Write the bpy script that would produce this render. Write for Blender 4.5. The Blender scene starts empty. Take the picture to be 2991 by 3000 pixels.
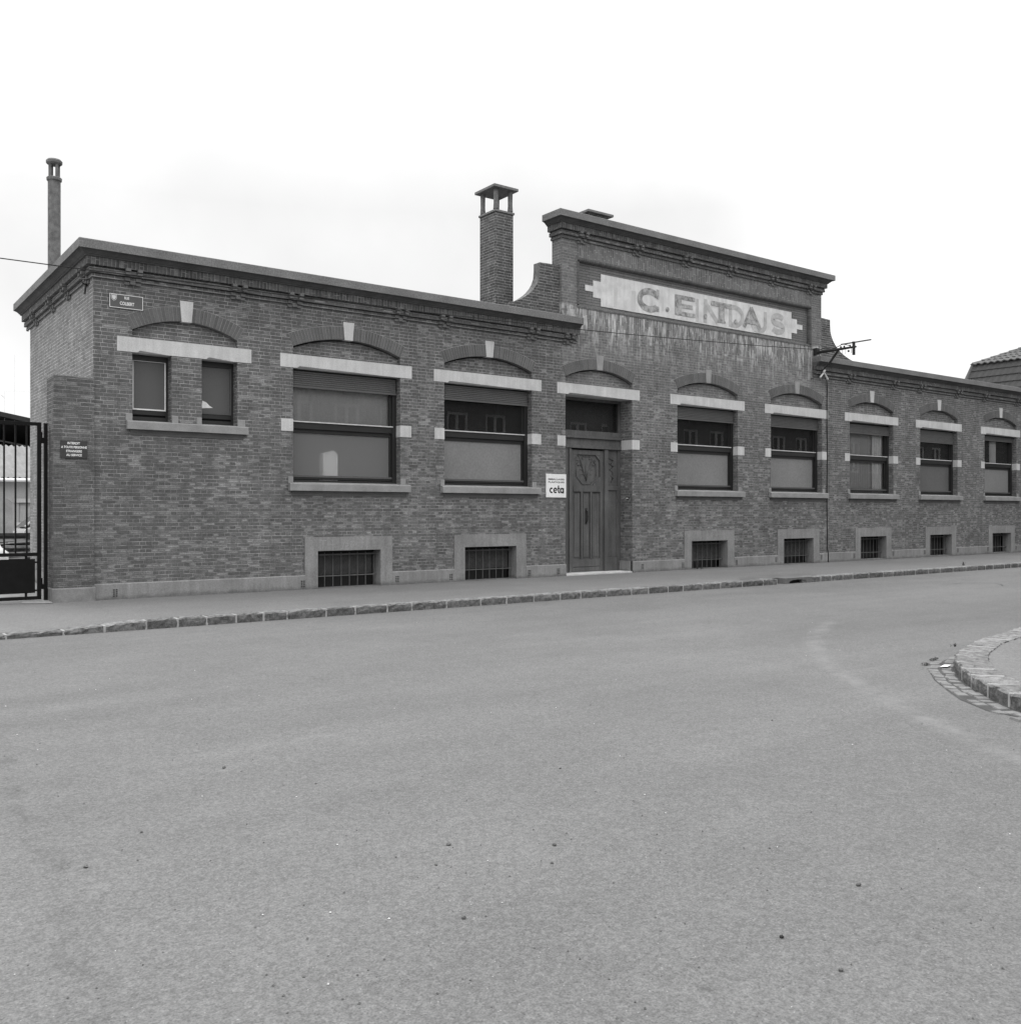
import bpy, math, random
from mathutils import Vector
from mathutils.geometry import delaunay_2d_cdt
random.seed(7)
S = bpy.context.scene
R = math.radians

# ------------------------------------------------------------------ camera
cam = bpy.data.cameras.new('camera')
cam.sensor_fit = 'HORIZONTAL'
cam.sensor_width = 36
cam.lens = 36 * 2778 / 2991
cam.clip_end = 2000
cam.shift_y = 0.0
co = bpy.data.objects.new('camera', cam)
S.collection.objects.link(co)
co.location = (0, 0, 1.6)
co.rotation_euler = (R(90), 0, R(53.57 - 90))
S.camera = co

# ------------------------------------------------------------------ world, sun, exposure
SUN_EL, SUN_AZ = 62, 72          # azimuth of the sun, degrees counter-clockwise from +X
W = bpy.data.worlds.new('World'); S.world = W; W.use_nodes = True
nt = W.node_tree; nt.nodes.clear()
sky = nt.nodes.new('ShaderNodeTexSky'); sky.sky_type = 'NISHITA'; sky.sun_disc = False
sky.sun_elevation = R(SUN_EL); sky.sun_rotation = R(90 - SUN_AZ)
sky.air_density = 1.0; sky.dust_density = 4.0; sky.ozone_density = 1.0
bw = nt.nodes.new('ShaderNodeRGBToBW'); nt.links.new(sky.outputs[0], bw.inputs[0])
# overcast veil: thin procedural cloud on top of the sky
tc = nt.nodes.new('ShaderNodeTexCoord')
no = nt.nodes.new('ShaderNodeTexNoise'); no.inputs['Scale'].default_value = 2.2; no.inputs['Detail'].default_value = 5
nt.links.new(tc.outputs['Generated'], no.inputs['Vector'])
mr = nt.nodes.new('ShaderNodeMapRange'); mr.inputs[1].default_value = .3; mr.inputs[2].default_value = .7
mr.inputs[3].default_value = 6.9; mr.inputs[4].default_value = 8.4
nt.links.new(no.outputs[0], mr.inputs[0])
mx = nt.nodes.new('ShaderNodeMix'); mx.data_type = 'FLOAT'; mx.inputs[0].default_value = .85
sp_ = nt.nodes.new('ShaderNodeSeparateXYZ'); nt.links.new(tc.outputs['Generated'], sp_.inputs[0])
gr = nt.nodes.new('ShaderNodeMapRange'); gr.inputs[1].default_value = .30; gr.inputs[2].default_value = 1.0; gr.inputs[3].default_value = 1.0; gr.inputs[4].default_value = 3.4
nt.links.new(sp_.outputs[2], gr.inputs[0])
dv = nt.nodes.new('ShaderNodeVectorMath'); dv.operation = 'DOT_PRODUCT'; nt.links.new(tc.outputs['Generated'], dv.inputs[0])
cd_ = Vector((.45, .90, .30)).normalized(); dv.inputs[1].default_value = tuple(cd_)      # a grey cloud bank stands in this direction
ad = nt.nodes.new('ShaderNodeMath'); ad.operation = 'MULTIPLY_ADD'; n2 = nt.nodes.new('ShaderNodeTexNoise'); n2.inputs['Scale'].default_value = 6; n2.inputs['Detail'].default_value = 6
nt.links.new(tc.outputs['Generated'], n2.inputs['Vector']); nt.links.new(n2.outputs[0], ad.inputs[0]); ad.inputs[1].default_value = .10; nt.links.new(dv.outputs['Value'], ad.inputs[2])
cm = nt.nodes.new('ShaderNodeMapRange'); cm.interpolation_type = 'SMOOTHSTEP'; cm.inputs[1].default_value = .94; cm.inputs[2].default_value = 1.07; cm.inputs[3].default_value = 1.0; cm.inputs[4].default_value = .74
nt.links.new(ad.outputs[0], cm.inputs[0])
m0 = nt.nodes.new('ShaderNodeMath'); m0.operation = 'MULTIPLY'; nt.links.new(mr.outputs[0], m0.inputs[0]); nt.links.new(cm.outputs[0], m0.inputs[1])
ml = nt.nodes.new('ShaderNodeMath'); ml.operation = 'MULTIPLY'; nt.links.new(m0.outputs[0], ml.inputs[0]); nt.links.new(gr.outputs[0], ml.inputs[1])
nt.links.new(bw.outputs[0], mx.inputs[2]); nt.links.new(ml.outputs[0], mx.inputs[3])
bg = nt.nodes.new('ShaderNodeBackground'); bg.inputs['Strength'].default_value = .1
nt.links.new(mx.outputs[0], bg.inputs['Color'])
wo = nt.nodes.new('ShaderNodeOutputWorld'); nt.links.new(bg.outputs[0], wo.inputs[0])
sl = bpy.data.lights.new('sun', 'SUN'); sl.energy = .55; sl.angle = R(30); sl.color = (1, 1, 1)
so = bpy.data.objects.new('sun', sl); S.collection.objects.link(so)
sd = Vector((math.cos(R(SUN_EL)) * math.cos(R(SUN_AZ)), math.cos(R(SUN_EL)) * math.sin(R(SUN_AZ)), math.sin(R(SUN_EL))))
so.rotation_euler = sd.to_track_quat('Z', 'Y').to_euler(); so.location = (0, 0, 60)
S.view_settings.view_transform = 'Standard'; S.view_settings.look = 'None'
S.view_settings.exposure = 0.62; S.view_settings.gamma = 1

# ------------------------------------------------------------------ materials (black and white film: all greys)
class N:
    def __init__(s, name):
        s.m = bpy.data.materials.new(name); s.m.use_nodes = True
        s.t = s.m.node_tree; s.t.nodes.clear()
        s.out = s.t.nodes.new('ShaderNodeOutputMaterial')
        s.b = s.t.nodes.new('ShaderNodeBsdfPrincipled'); s.t.links.new(s.b.outputs[0], s.out.inputs[0])
        s.b.inputs['Roughness'].default_value = .85
        s.b.inputs['Specular IOR Level'].default_value = .25
        g = s.t.nodes.new('ShaderNodeNewGeometry'); s.P = g.outputs['Position']; s.Nn = g.outputs['Normal']; s.g = g
    def put(s, sock, v):
        if isinstance(v, (int, float)): sock.default_value = v
        elif isinstance(v, tuple): sock.default_value = v
        else: s.t.links.new(v, sock)
    def M(s, op, a, b=0.0, c=None, clamp=False):
        n = s.t.nodes.new('ShaderNodeMath'); n.operation = op; n.use_clamp = clamp
        s.put(n.inputs[0], a); s.put(n.inputs[1], b)
        if c is not None: s.put(n.inputs[2], c)
        return n.outputs[0]
    def xyz(s, v):
        n = s.t.nodes.new('ShaderNodeSeparateXYZ'); s.put(n.inputs[0], v); return n.outputs
    def vec(s, x, y, z=0.0):
        n = s.t.nodes.new('ShaderNodeCombineXYZ'); s.put(n.inputs[0], x); s.put(n.inputs[1], y); s.put(n.inputs[2], z); return n.outputs[0]
    def noise(s, v, scale, detail=3, rough=.55, dist=0.0):
        n = s.t.nodes.new('ShaderNodeTexNoise'); s.put(n.inputs['Vector'], v)
        n.inputs['Scale'].default_value = scale; n.inputs['Detail'].default_value = detail
        n.inputs['Roughness'].default_value = rough; n.inputs['Distortion'].default_value = dist
        return n.outputs[0]
    def white(s, v):
        n = s.t.nodes.new('ShaderNodeTexWhiteNoise'); n.noise_dimensions = '3D'; s.put(n.inputs['Vector'], v); return n.outputs[0]
    def vor(s, v, scale, feature='F1'):
        n = s.t.nodes.new('ShaderNodeTexVoronoi'); n.feature = feature; s.put(n.inputs['Vector'], v)
        n.inputs['Scale'].default_value = scale; return n.outputs
    def mr(s, v, a, b, c=0.0, d=1.0, smooth=False):
        n = s.t.nodes.new('ShaderNodeMapRange'); n.interpolation_type = 'SMOOTHSTEP' if smooth else 'LINEAR'
        s.put(n.inputs[0], v); s.put(n.inputs[1], a); s.put(n.inputs[2], b); s.put(n.inputs[3], c); s.put(n.inputs[4], d)
        return n.outputs[0]
    def mix(s, f, a, b):
        n = s.t.nodes.new('ShaderNodeMix'); n.data_type = 'FLOAT'
        s.put(n.inputs[0], f); s.put(n.inputs[2], a); s.put(n.inputs[3], b); return n.outputs[0]
    def scale(s, v, x, y, z):
        n = s.t.nodes.new('ShaderNodeVectorMath'); n.operation = 'MULTIPLY'; s.put(n.inputs[0], v); n.inputs[1].default_value = (x, y, z); return n.outputs[0]
    def col(s, v):
        s.t.links.new(v, s.b.inputs['Base Color']) if not isinstance(v, float) else setattr(s.b.inputs['Base Color'], 'default_value', (v, v, v, 1))
        return s
    def bump(s, h, dist=.005, st=.6):
        n = s.t.nodes.new('ShaderNodeBump'); n.inputs['Strength'].default_value = st; n.inputs['Distance'].default_value = dist
        s.put(n.inputs['Height'], h); s.t.links.new(n.outputs[0], s.b.inputs['Normal']); return s

def brick(name, base=.12, mortar=.24, var=.5, mode='wall', course=.07, length=.23, headers=True, mw=.0056, bay=False, light=.25):
    """English-bond brickwork laid out in metres on the wall; mode 'soldier' stands the bricks upright"""
    n = N(name)
    p = n.xyz(n.P); q = n.xyz(n.Nn)
    ax = n.M('ABSOLUTE', q[0]); ay = n.M('ABSOLUTE', q[1]); az = n.M('ABSOLUTE', q[2])
    side = n.M('GREATER_THAN', ax, ay)
    u = n.mix(side, p[0], n.M('ADD', p[1], 3.37))
    top = n.M('GREATER_THAN', az, .8)
    z = n.mix(top, p[2], n.M('ADD', p[1], 0.011))
    w1 = n.noise(n.P, 9, 3); w2 = n.noise(n.scale(n.P, 1.3, 1, 1.1), 11, 3)
    w3 = n.noise(n.P, 55, 2)
    u = n.M('ADD', u, n.M('MULTIPLY', n.M('SUBTRACT', w1, .5), .012))
    z = n.M('ADD', z, n.M('ADD', n.M('MULTIPLY', n.M('SUBTRACT', w2, .5), .006), n.M('MULTIPLY', n.M('SUBTRACT', w3, .5), .004)))
    if mode == 'soldier': u, z = z, u
    zr = n.M('DIVIDE', z, course); r = n.M('FLOOR', zr)
    par = n.M('MODULO', n.M('ABSOLUTE', r), 2.0)
    bwid = n.mix(par, length / 2 if headers else length, length)
    rr = n.white(n.vec(r, 3.3, 1.7))
    cu = n.M('ADD', n.M('DIVIDE', u, bwid), n.M('ADD', n.M('MULTIPLY', par, .25), n.M('MULTIPLY', rr, .22)) if mode == 'wall' else n.M('MULTIPLY', rr, 1.0))
    ci = n.M('FLOOR', cu); fu = n.M('SUBTRACT', cu, ci); fz = n.M('SUBTRACT', zr, r)
    du = n.M('MULTIPLY', n.M('MINIMUM', fu, n.M('SUBTRACT', 1.0, fu)), bwid)
    dz = n.M('MULTIPLY', n.M('MINIMUM', fz, n.M('SUBTRACT', 1.0, fz)), course)
    d = n.M('MINIMUM', n.M('MULTIPLY', du, 1.35 if mode == 'wall' else 1.0), dz if mode == 'wall' else n.M('MULTIPLY', dz, 1.15))
    face = n.mr(d, mw * .75, mw * 1.35, smooth=True)
    rnd = n.white(n.vec(ci, r, .5)); rn2 = n.white(n.vec(ci, r, 7.5))
    fine = n.noise(n.P, 70, 4, .65); mid = n.noise(n.P, 2.1, 5, .6); big = n.noise(n.P, .45, 3)
    b = n.M('MULTIPLY', base, n.mr(rnd, 0, 1, 1 - var * .5, 1 + var * .5))
    # weathered light patch in the middle of some bricks, more of them in the low wall
    low = n.mr(p[2], 4.8, 1.2, .16, .46)
    pil = n.M('MULTIPLY', n.M('LESS_THAN', rn2, low), n.mr(n.M('ADD', d, n.M('MULTIPLY', n.M('SUBTRACT', fine, .5), .02)), .009, .024, smooth=True))
    b = n.M('ADD', b, n.M('MULTIPLY', pil, n.M('MULTIPLY', light, n.M('MULTIPLY', base, n.mr(rnd, 0, 1, 1.2, 3.4)))))
    b = n.M('MULTIPLY', b, n.mr(fine, .28, .72, .58, 1.42)); b = n.M('MULTIPLY', b, n.mr(n.noise(n.P, 26, 3, .6), .3, .7, .85, 1.15))
    # dark rim where the face drops to the joint
    rim = n.mr(d, mw * 1.2, mw * 2.4, .72, 1.0, smooth=True)
    b = n.M('MULTIPLY', b, rim)
    mo = n.M('MULTIPLY', mortar, n.mr(n.noise(n.P, 6, 4, .65), .3, .7, .38, 1.2))
    mo = n.M('MULTIPLY', mo, n.mix(n.mr(p[2], 4.4, 2.6), 1.0, n.mr(n.noise(n.P, 3.1, 4, .6),   .35, .62, .62, 1.0)) if mode == 'wall' else 1.0)
    c = n.mix(face, mo, b)
    c = n.M('MULTIPLY', c, n.mr(mid, .25, .75, .8, 1.2))
    c = n.M('MULTIPLY', c, n.mr(big, .3, .7, .9, 1.1))
    vs_ = n.noise(n.vec(n.M('MULTIPLY', n.M('ADD', p[0], p[1]), 2.6), 0.0, n.M('MULTIPLY', p[2], .22)), 1.0, 5, .7)
    c = n.M('MULTIPLY', c, n.mr(vs_, .3, .7, .86, 1.14))
    if mode == 'wall':      # patchy darkening from below the corbels upward
        c = n.M('MULTIPLY', c, n.mix(n.M('MULTIPLY', n.mr(p[2], 5.3, 5.9), n.mr(mid, .35, .6)), 1.0, .84))
    if bay:   # lime run-off below the painted panel
        st = n.noise(n.vec(n.M('MULTIPLY', p[0], 4.6), n.M('MULTIPLY', p[2], .55), 0.0), 1.0, 4, .7)
        st2 = n.noise(n.vec(n.M('MULTIPLY', p[0], 15.), n.M('MULTIPLY', p[2], 2.4), 2.0), 1.0, 3, .6)
        zone = n.M('MULTIPLY', n.mr(p[2], 5.4, 6.5, 0.0, 1.0), n.mr(p[2], 6.86, 6.8, 0.0, 1.0))
        s_ = n.M('MULTIPLY', zone, n.mr(n.M('ADD', n.M('MULTIPLY', st, .55), n.M('MULTIPLY', st2, .45)), .46, .60, 0.0, 1.0))
        haze_ = n.M('MULTIPLY', n.mr(p[2], 3.6, 5.6, 0.0, .26), n.mr(mid, .3, .7, .4, 1.0))
        c = n.mix(haze_, c, .26)
        s_ = n.M('MULTIPLY', s_, n.M('MULTIPLY', n.mr(rnd, .1, .6, .35, 1.0), n.mr(face, 0, 1, .7, 1.0)))
        c = n.mix(n.M('MULTIPLY', s_, .85), c, n.M('MULTIPLY', .60, n.mr(fine, .3, .7, .8, 1.15)))
    n.col(c)
    n.bump(n.M('ADD', face, n.M('MULTIPLY', fine, .5)), .005, .55)
    n.b.inputs['Roughness'].default_value = .9
    return n.m

def plain(name, v, var=.25, scale=3, rough=.85, fine=.15, bmp=0.0, spec=.25, metal=0.0, streak=0.0):
    n = N(name)
    a = n.noise(n.P, scale, 5, .6); f = n.noise(n.P, scale * 22, 3, .6)
    c = n.M('MULTIPLY', v, n.mr(a, .25, .75, 1 - var, 1 + var))
    c = n.M('MULTIPLY', c, n.mr(f, .25, .75, 1 - fine, 1 + fine))
    if streak:
        p = n.xyz(n.P)
        s_ = n.noise(n.vec(n.M('MULTIPLY', n.M('ADD', p[0], p[1]), 9.), 0.0, n.M('MULTIPLY', p[2], .7)), 1.0, 4, .65)
        c = n.M('MULTIPLY', c, n.mr(s_, .3, .7, 1 - streak, 1 + streak))
    n.col(c); n.b.inputs['Roughness'].default_value = rough
    n.b.inputs['Specular IOR Level'].default_value = spec; n.b.inputs['Metallic'].default_value = metal
    if bmp: n.bump(n.M('ADD', f, a), bmp, .6)
    return n.m

def plinth_mat():
    n = N('plinth_render_dirty'); p = n.xyz(n.P)
    a = n.noise(n.P, 1.6, 5, .6); f = n.noise(n.P, 36, 3, .6); st = n.noise(n.vec(n.M('MULTIPLY', n.M('ADD', p[0], p[1]), 9.), 0.0, n.M('MULTIPLY', p[2], .9)), 1.0, 4, .65)
    c = n.M('MULTIPLY', .225, n.mr(a, .25, .75, .8, 1.2)); c = n.M('MULTIPLY', c, n.mr(f, .25, .75, .8, 1.2)); c = n.M('MULTIPLY', c, n.mr(st, .3, .7, .86, 1.14))
    g = n.mr(n.M('ADD', p[2], n.M('MULTIPLY', n.M('SUBTRACT', n.noise(n.P, 3.5, 5, .7), .5), .26)), .0, .10, 1.0, 0.0, True)
    n.col(n.M('MULTIPLY', c, n.mix(g, 1.0, .62))); n.bump(n.M('ADD', f, a), .003, .6); return n.m
def asphalt(name, v, marks=False):
    n = N(name); p = n.xyz(n.P)
    f = n.noise(n.P, 95, 3, .7); m = n.noise(n.P, 17, 4, .65); a = n.noise(n.P, 1.1, 6, .62); b = n.noise(n.scale(n.P, .16, .42, 1), 1.0, 4, .55, .6)
    vo = n.vor(n.P, 110)
    c = n.M('MULTIPLY', v, n.mr(f, .3, .7, .68, 1.32))
    c = n.M('MULTIPLY', c, n.mr(m, .3, .7, .94, 1.06))
    g2 = n.noise(n.P, 42, 1, .5); c = n.M('MULTIPLY', c, n.mr(g2, .3, .7, .85, 1.15))
    m2 = n.noise(n.P, 5.5, 5, .75); c = n.M('MULTIPLY', c, n.mr(m2, .35, .65, .965, 1.035))
    c = n.M('MULTIPLY', c, n.mr(a, .3, .7, .95, 1.05))
    c = n.M('MULTIPLY', c, n.mr(b, .3, .7, .90, 1.10))
    rnd = n.white(n.scale(vo['Position'], 31, 17, 3))
    sp = n.M('MULTIPLY', n.M('GREATER_THAN', rnd, .992), n.mr(vo['Distance'], .25, .4, 1.0, 0.0))
    c = n.mix(n.M('MULTIPLY', sp, .55), c, .35)
    rnd2 = n.M('MULTIPLY', n.M('LESS_THAN', rnd, .03), n.mr(vo['Distance'], .3, .45, 1.0, 0.0))
    c = n.mix(n.M('MULTIPLY', rnd2, .55), c, .05)
    if marks:
        # pale dust swept into an arc by turning wheels, dark oil drip line, rough worn patch
        cx_, cy_, rad = MARK
        dx = n.M('SUBTRACT', p[0], cx_); dy = n.M('SUBTRACT', p[1], cy_)
        d = n.M('SQRT', n.M('ADD', n.M('MULTIPLY', dx, dx), n.M('MULTIPLY', dy, dy)))
        d = n.M('ADD', d, n.M('MULTIPLY', n.M('SUBTRACT', n.noise(n.P, 1.1, 4), .5), .32))
        dd = n.M('ABSOLUTE', n.M('SUBTRACT', d, rad))
        band = n.M('MULTIPLY', n.mr(dd, .0, .20, 1.0, 0.0, True), n.mr(n.noise(n.P, 3.5, 5, .7), .38, .62, .1, 1.0))
        reg = n.M('MULTIPLY', n.mr(p[0], 5.5, 7.0), n.mr(p[0], 14.5, 12.0))
        c = n.mix(n.M('MULTIPLY', n.M('MULTIPLY', band, reg), .34), c, .24)
        # dark tyre trail, left foreground
        t = n.M('ADD', p[0], n.M('MULTIPLY', n.M('SUBTRACT', n.noise(n.P, 1.3, 3), .5), .35))
        t = n.M('ABSOLUTE', n.M('SUBTRACT', t, n.M('ADD', .62, n.M('MULTIPLY', p[1], .06))))
        c = n.M('MULTIPLY', c, n.mix(n.M('MULTIPLY', n.mr(t, .02, .1, 1.0, 0.0, True), n.mr(n.noise(n.P, 4, 4), .45, .6)), 1.0, .86))
        # long faint traffic streaks along the street
        s_ = n.noise(n.vec(n.M('MULTIPLY', p[0], .12), n.M('MULTIPLY', p[1], 1.7), 0.0), 1.0, 5, .6, .3)
        c = n.M('MULTIPLY', c, n.mr(s_, .35, .65, .965, 1.035))
        # hairline cracks, only in places
        wv = n.noise(n.P, 1.4, 4, .6); wx = n.M('ADD', p[0], n.M('MULTIPLY', wv, .8)); wy = n.M('ADD', p[1], n.M('MULTIPLY', n.noise(n.P, 2.3, 4), .8))
        cr = n.vor(n.vec(wx, wy, 0.0), .30, 'DISTANCE_TO_EDGE')
        cm_ = n.M('MULTIPLY', n.mr(cr['Distance'], .0, .0035, 1.0, 0.0), n.mr(n.noise(n.P, .33, 3), .52, .60))
        c = n.M('MULTIPLY', c, n.mix(cm_, 1.0, .86))
    n.col(c); n.b.inputs['Roughness'].default_value = .93; n.b.inputs['Specular IOR Level'].default_value = .15
    n.bump(n.M('ADD', f, n.M('MULTIPLY', m, 1.2)), .004, .55)
    return n.m

def circ(a, b, c):
    ax, ay = a; bx, by = b; cx, cy = c
    d = 2 * (ax * (by - cy) + bx * (cy - ay) + cx * (ay - by))
    ux = ((ax*ax+ay*ay)*(by-cy) + (bx*bx+by*by)*(cy-ay) + (cx*cx+cy*cy)*(ay-by)) / d
    uy = ((ax*ax+ay*ay)*(cx-bx) + (bx*bx+by*by)*(ax-cx) + (cx*cx+cy*cy)*(bx-ax)) / d
    return ux, uy, math.hypot(ax-ux, ay-uy)
MARK = circ((12.0, 8.55), (9.0, 6.2), (6.9, 3.3))

def island(name, v, var=.5, gap=.3):
    """each separate brick of the mesh gets its own tone"""
    n = N(name); f = n.noise(n.P, 60, 3, .6)
    c = n.M('MULTIPLY', v, n.mr(n.g.outputs['Random Per Island'], 0, 1, 1 - var / 2, 1 + var / 2))
    c = n.M('MULTIPLY', c, n.mr(f, .25, .75, .75, 1.25))
    c = n.M('MULTIPLY', c, n.mr(n.noise(n.P, 1.3, 3), .3, .7, .85, 1.15))
    n.col(c); n.bump(f, .004, .5); return n.m

def glass(name, tint=.0, rough=.0, body=.04, spec=.5):
    n = N(name); t = n.t
    fr = t.nodes.new('ShaderNodeFresnel'); fr.inputs[0].default_value = 1.5
    gl = t.nodes.new('ShaderNodeBsdfGlossy'); gl.inputs['Roughness'].default_value = rough; gl.inputs['Color'].default_value = (.9, .9, .9, 1)
    nz = n.noise(n.P, 1.6, 2); bp = t.nodes.new('ShaderNodeBump'); bp.inputs['Distance'].default_value = .02; bp.inputs['Strength'].default_value = .01
    t.links.new(nz, bp.inputs['Height']); t.links.new(bp.outputs[0], gl.inputs['Normal'])
    tr = t.nodes.new('ShaderNodeBsdfTransparent'); tr.inputs[0].default_value = (.8, .8, .8, 1)
    df = t.nodes.new('ShaderNodeBsdfDiffuse'); df.inputs[0].default_value = (.3, .3, .3, 1)
    m1 = t.nodes.new('ShaderNodeMixShader'); m1.inputs[0].default_value = body
    t.links.new(tr.outputs[0], m1.inputs[1]); t.links.new(df.outputs[0], m1.inputs[2])
    m2 = t.nodes.new('ShaderNodeMixShader'); t.links.new(fr.outputs[0], m2.inputs[0])
    t.links.new(m1.outputs[0], m2.inputs[1]); t.links.new(gl.outputs[0], m2.inputs[2])
    t.links.new(m2.outputs[0], n.out.inputs[0]); return n.m

MT = dict(
    brick=brick('brick_wall', .110, .34, var=.28, light=.32),
    bay=brick('brick_bay', .116, .34, var=.32, light=.3, bay=True),
    sidebrick=brick('brick_gable_side', .185, .44, var=.36, light=.05, mw=.007),
    pier=brick('brick_pier', .092, .27, headers=False, var=.26),
    chim=brick('brick_chimney', .088, .36, var=.6, headers=False, mw=.006, light=.05),
    soldier=brick('brick_soldier', .085, .26, mode='soldier', headers=False),
    soldierbay=brick('brick_soldier_bay', .105, .36, mode='soldier', headers=False, bay=True),
    panelbrick=brick('brick_smooth_recess', .17, .05, var=.2, headers=False, length=.6, light=0.0, mw=.004),
    arch=island('arch_brick', .116, .28), bracket=plain('bracket_brick', .135, .25, 6, fine=.3), mortar=plain('mortar', .24, .3, 6, bmp=.002),
    concrete=plain('cornice_concrete', .165, .22, 1.6, fine=.45, bmp=.003),
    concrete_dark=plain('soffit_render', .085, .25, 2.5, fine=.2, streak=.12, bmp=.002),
    render=plain('plinth_render', .225, .22, 1.6, fine=.22, streak=.14, bmp=.002),
    stone=plain('pale_stone', .50, .14, 2.2, fine=.16, streak=.10, bmp=.002),
    moulding=plain('sill_moulding_shade_tone', .11, .2, 3, fine=.2), keydull=plain('stained_stone', .27, .2, 4, fine=.15, streak=.15), sill=plain('sill_stone', .25, .2, 3.2, fine=.15, bmp=.002),  # moulding: sill stone darkened, shade under the sill put into the colour
    pierstone=plain('pier_stone', .19, .4, 3.4, fine=.2, bmp=.003),
    frame=plain('dark_window_paint', .018, .15, 4, rough=.45, spec=.4),
    frame_light=plain('worn_light_paint', .5, .2, 6, rough=.6),
    white=plain('white_paint', .75, .06, 3, rough=.5), wood=plain('weathered_oak', .10, .2, 2, fine=.25, rough=.6, streak=.25, bmp=.002),
    shutter=plain('shutter_slats', .095, .12, 2, rough=.55), iron=plain('black_iron', .022, .3, 8, rough=.5, spec=.4),
    rust=plain('dull_bar_iron', .11, .3, 8, rough=.7), meshm=plain('expanded_metal', .11, .3, 8, rough=.6),
    dark=plain('interior_dark', .045, .2, 1), frost_a=plain('frosted_glass_dim', .115, .2, .9, rough=.28, spec=.4),
    frost_b=plain('frosted_glass_pale', .20, .12, .9, rough=.28, spec=.4),
    frost_c=plain('pebbled_glass', .095, .2, 60, rough=.3, spec=.4, bmp=.003, fine=.3),
    curtain=plain('net_curtain', .85, .1, 3), blind=plain('grey_blind', .55, .1, 2),
    glass=glass('window_glass'), asphalt=asphalt('road_asphalt', .130, True), pave=asphalt('pavement_asphalt', .155),
    yard=plain('yard_gravel', .22, .3, 2, fine=.3), kerb=None,
    kerbjoint=plain('kerb_mortar', .33, .25, 8, bmp=.003), sett=plain('gutter_setts', .16, .4, 6, fine=.3, bmp=.006),
    enamel=plain('enamel_blue_grey', .085, .08, 3, rough=.35, spec=.4), signdark=plain('sign_plate_dark', .045, .1, 3, rough=.5),
    black=plain('black_paint', .02, .1, 3, rough=.6), gate=plain('gate_black_paint', .006, .4, 5, rough=.6, spec=.15, fine=.35),
    letter=plain('faded_letter', .31, .7, 9, fine=.4), ghost=plain('ghost_letter', .42, .25, 6, fine=.2), ghost2=plain('faint_ghost', .51, .1, 4),
    pipe=plain('asbestos_pipe', .14, .45, 9, fine=.8, bmp=.004), tile=plain('roof_tile', .065, .15, 3, fine=.2, rough=.7), tile2=plain('roof_tile_upper', .11, .2, 3, fine=.2, rough=.7),
    corr=plain('fibre_cement', .21, .2, 2.5, fine=.25), plaster=plain('yard_plaster', .36, .15, 1.5), oldplaster=plain('patched_plaster', .28, .35, 2.5, fine=.3),
    hangar=plain('hangar_sheet', .03, .3, 3), tarp=plain('white_tarpaulin', .7, .1, 4), timber=plain('scrap_timber', .25, .5, 5), timberd=plain('scrap_dark', .05, .5, 5),
    car=plain('car_paint', .45, .05, 2, rough=.25, spec=.5), carglass=plain('car_glass', .08, .1, 2, rough=.1, spec=.5), tyre=plain('tyre', .02, .1, 5),
    chalk=plain('chalk', .33, .2, 20), leaf=plain('weed_leaf', .05, .4, 20), porcelain=plain('porcelain', .62, .1, 5, rough=.3),
    roof=plain('roof_felt', .07, .2, 2), pebble=plain('pebble_stone', .12, .4, 30, bmp=.004), insul=plain('dark_cable', .02, .1, 5),
)

def kerb_mat():
    n = N('granite_kerb'); a = n.noise(n.P, 13, 5, .7, .4); f = n.noise(n.P, 75, 3, .7); big = n.noise(n.P, 2.2, 3)
    q = n.xyz(n.Nn)
    c = n.M('MULTIPLY', .165, n.mr(n.g.outputs['Random Per Island'], 0, 1, .8, 1.2))
    c = n.M('MULTIPLY', c, n.mr(a, .32, .68, .45, 1.4)); c = n.M('MULTIPLY', c, n.mr(f, .3, .7, .75, 1.25)); c = n.M('MULTIPLY', c, n.mr(big, .3, .7, .85, 1.15))
    c = n.mix(n.mr(q[2], .55, .9), n.M('MULTIPLY', c, .85), n.M('MULTIPLY', c, 1.25))   # tops paler, faces darker: light from above painted into the colour
    n.col(c); n.bump(n.M('ADD', n.M('MULTIPLY', a, 2.0), f), .02, .8); return n.m
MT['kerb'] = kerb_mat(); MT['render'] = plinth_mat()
def frosted():
    n = N('frosted_glass_clearish'); t = n.t
    rf = t.nodes.new('ShaderNodeBsdfRefraction'); rf.inputs['Roughness'].default_value = .30; rf.inputs['IOR'].default_value = 1.03; rf.inputs[0].default_value = (.85, .85, .85, 1)
    n.b.inputs['Base Color'].default_value = (.36, .36, .36, 1); n.b.inputs['Roughness'].default_value = .25; n.b.inputs['Specular IOR Level'].default_value = .5
    mxs = t.nodes.new('ShaderNodeMixShader'); mxs.inputs[0].default_value = .6
    t.links.new(n.b.outputs[0], mxs.inputs[1]); t.links.new(rf.outputs[0], mxs.inputs[2]); t.links.new(mxs.outputs[0], n.out.inputs[0]); return n.m
MT['frost_clear'] = frosted()

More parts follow.
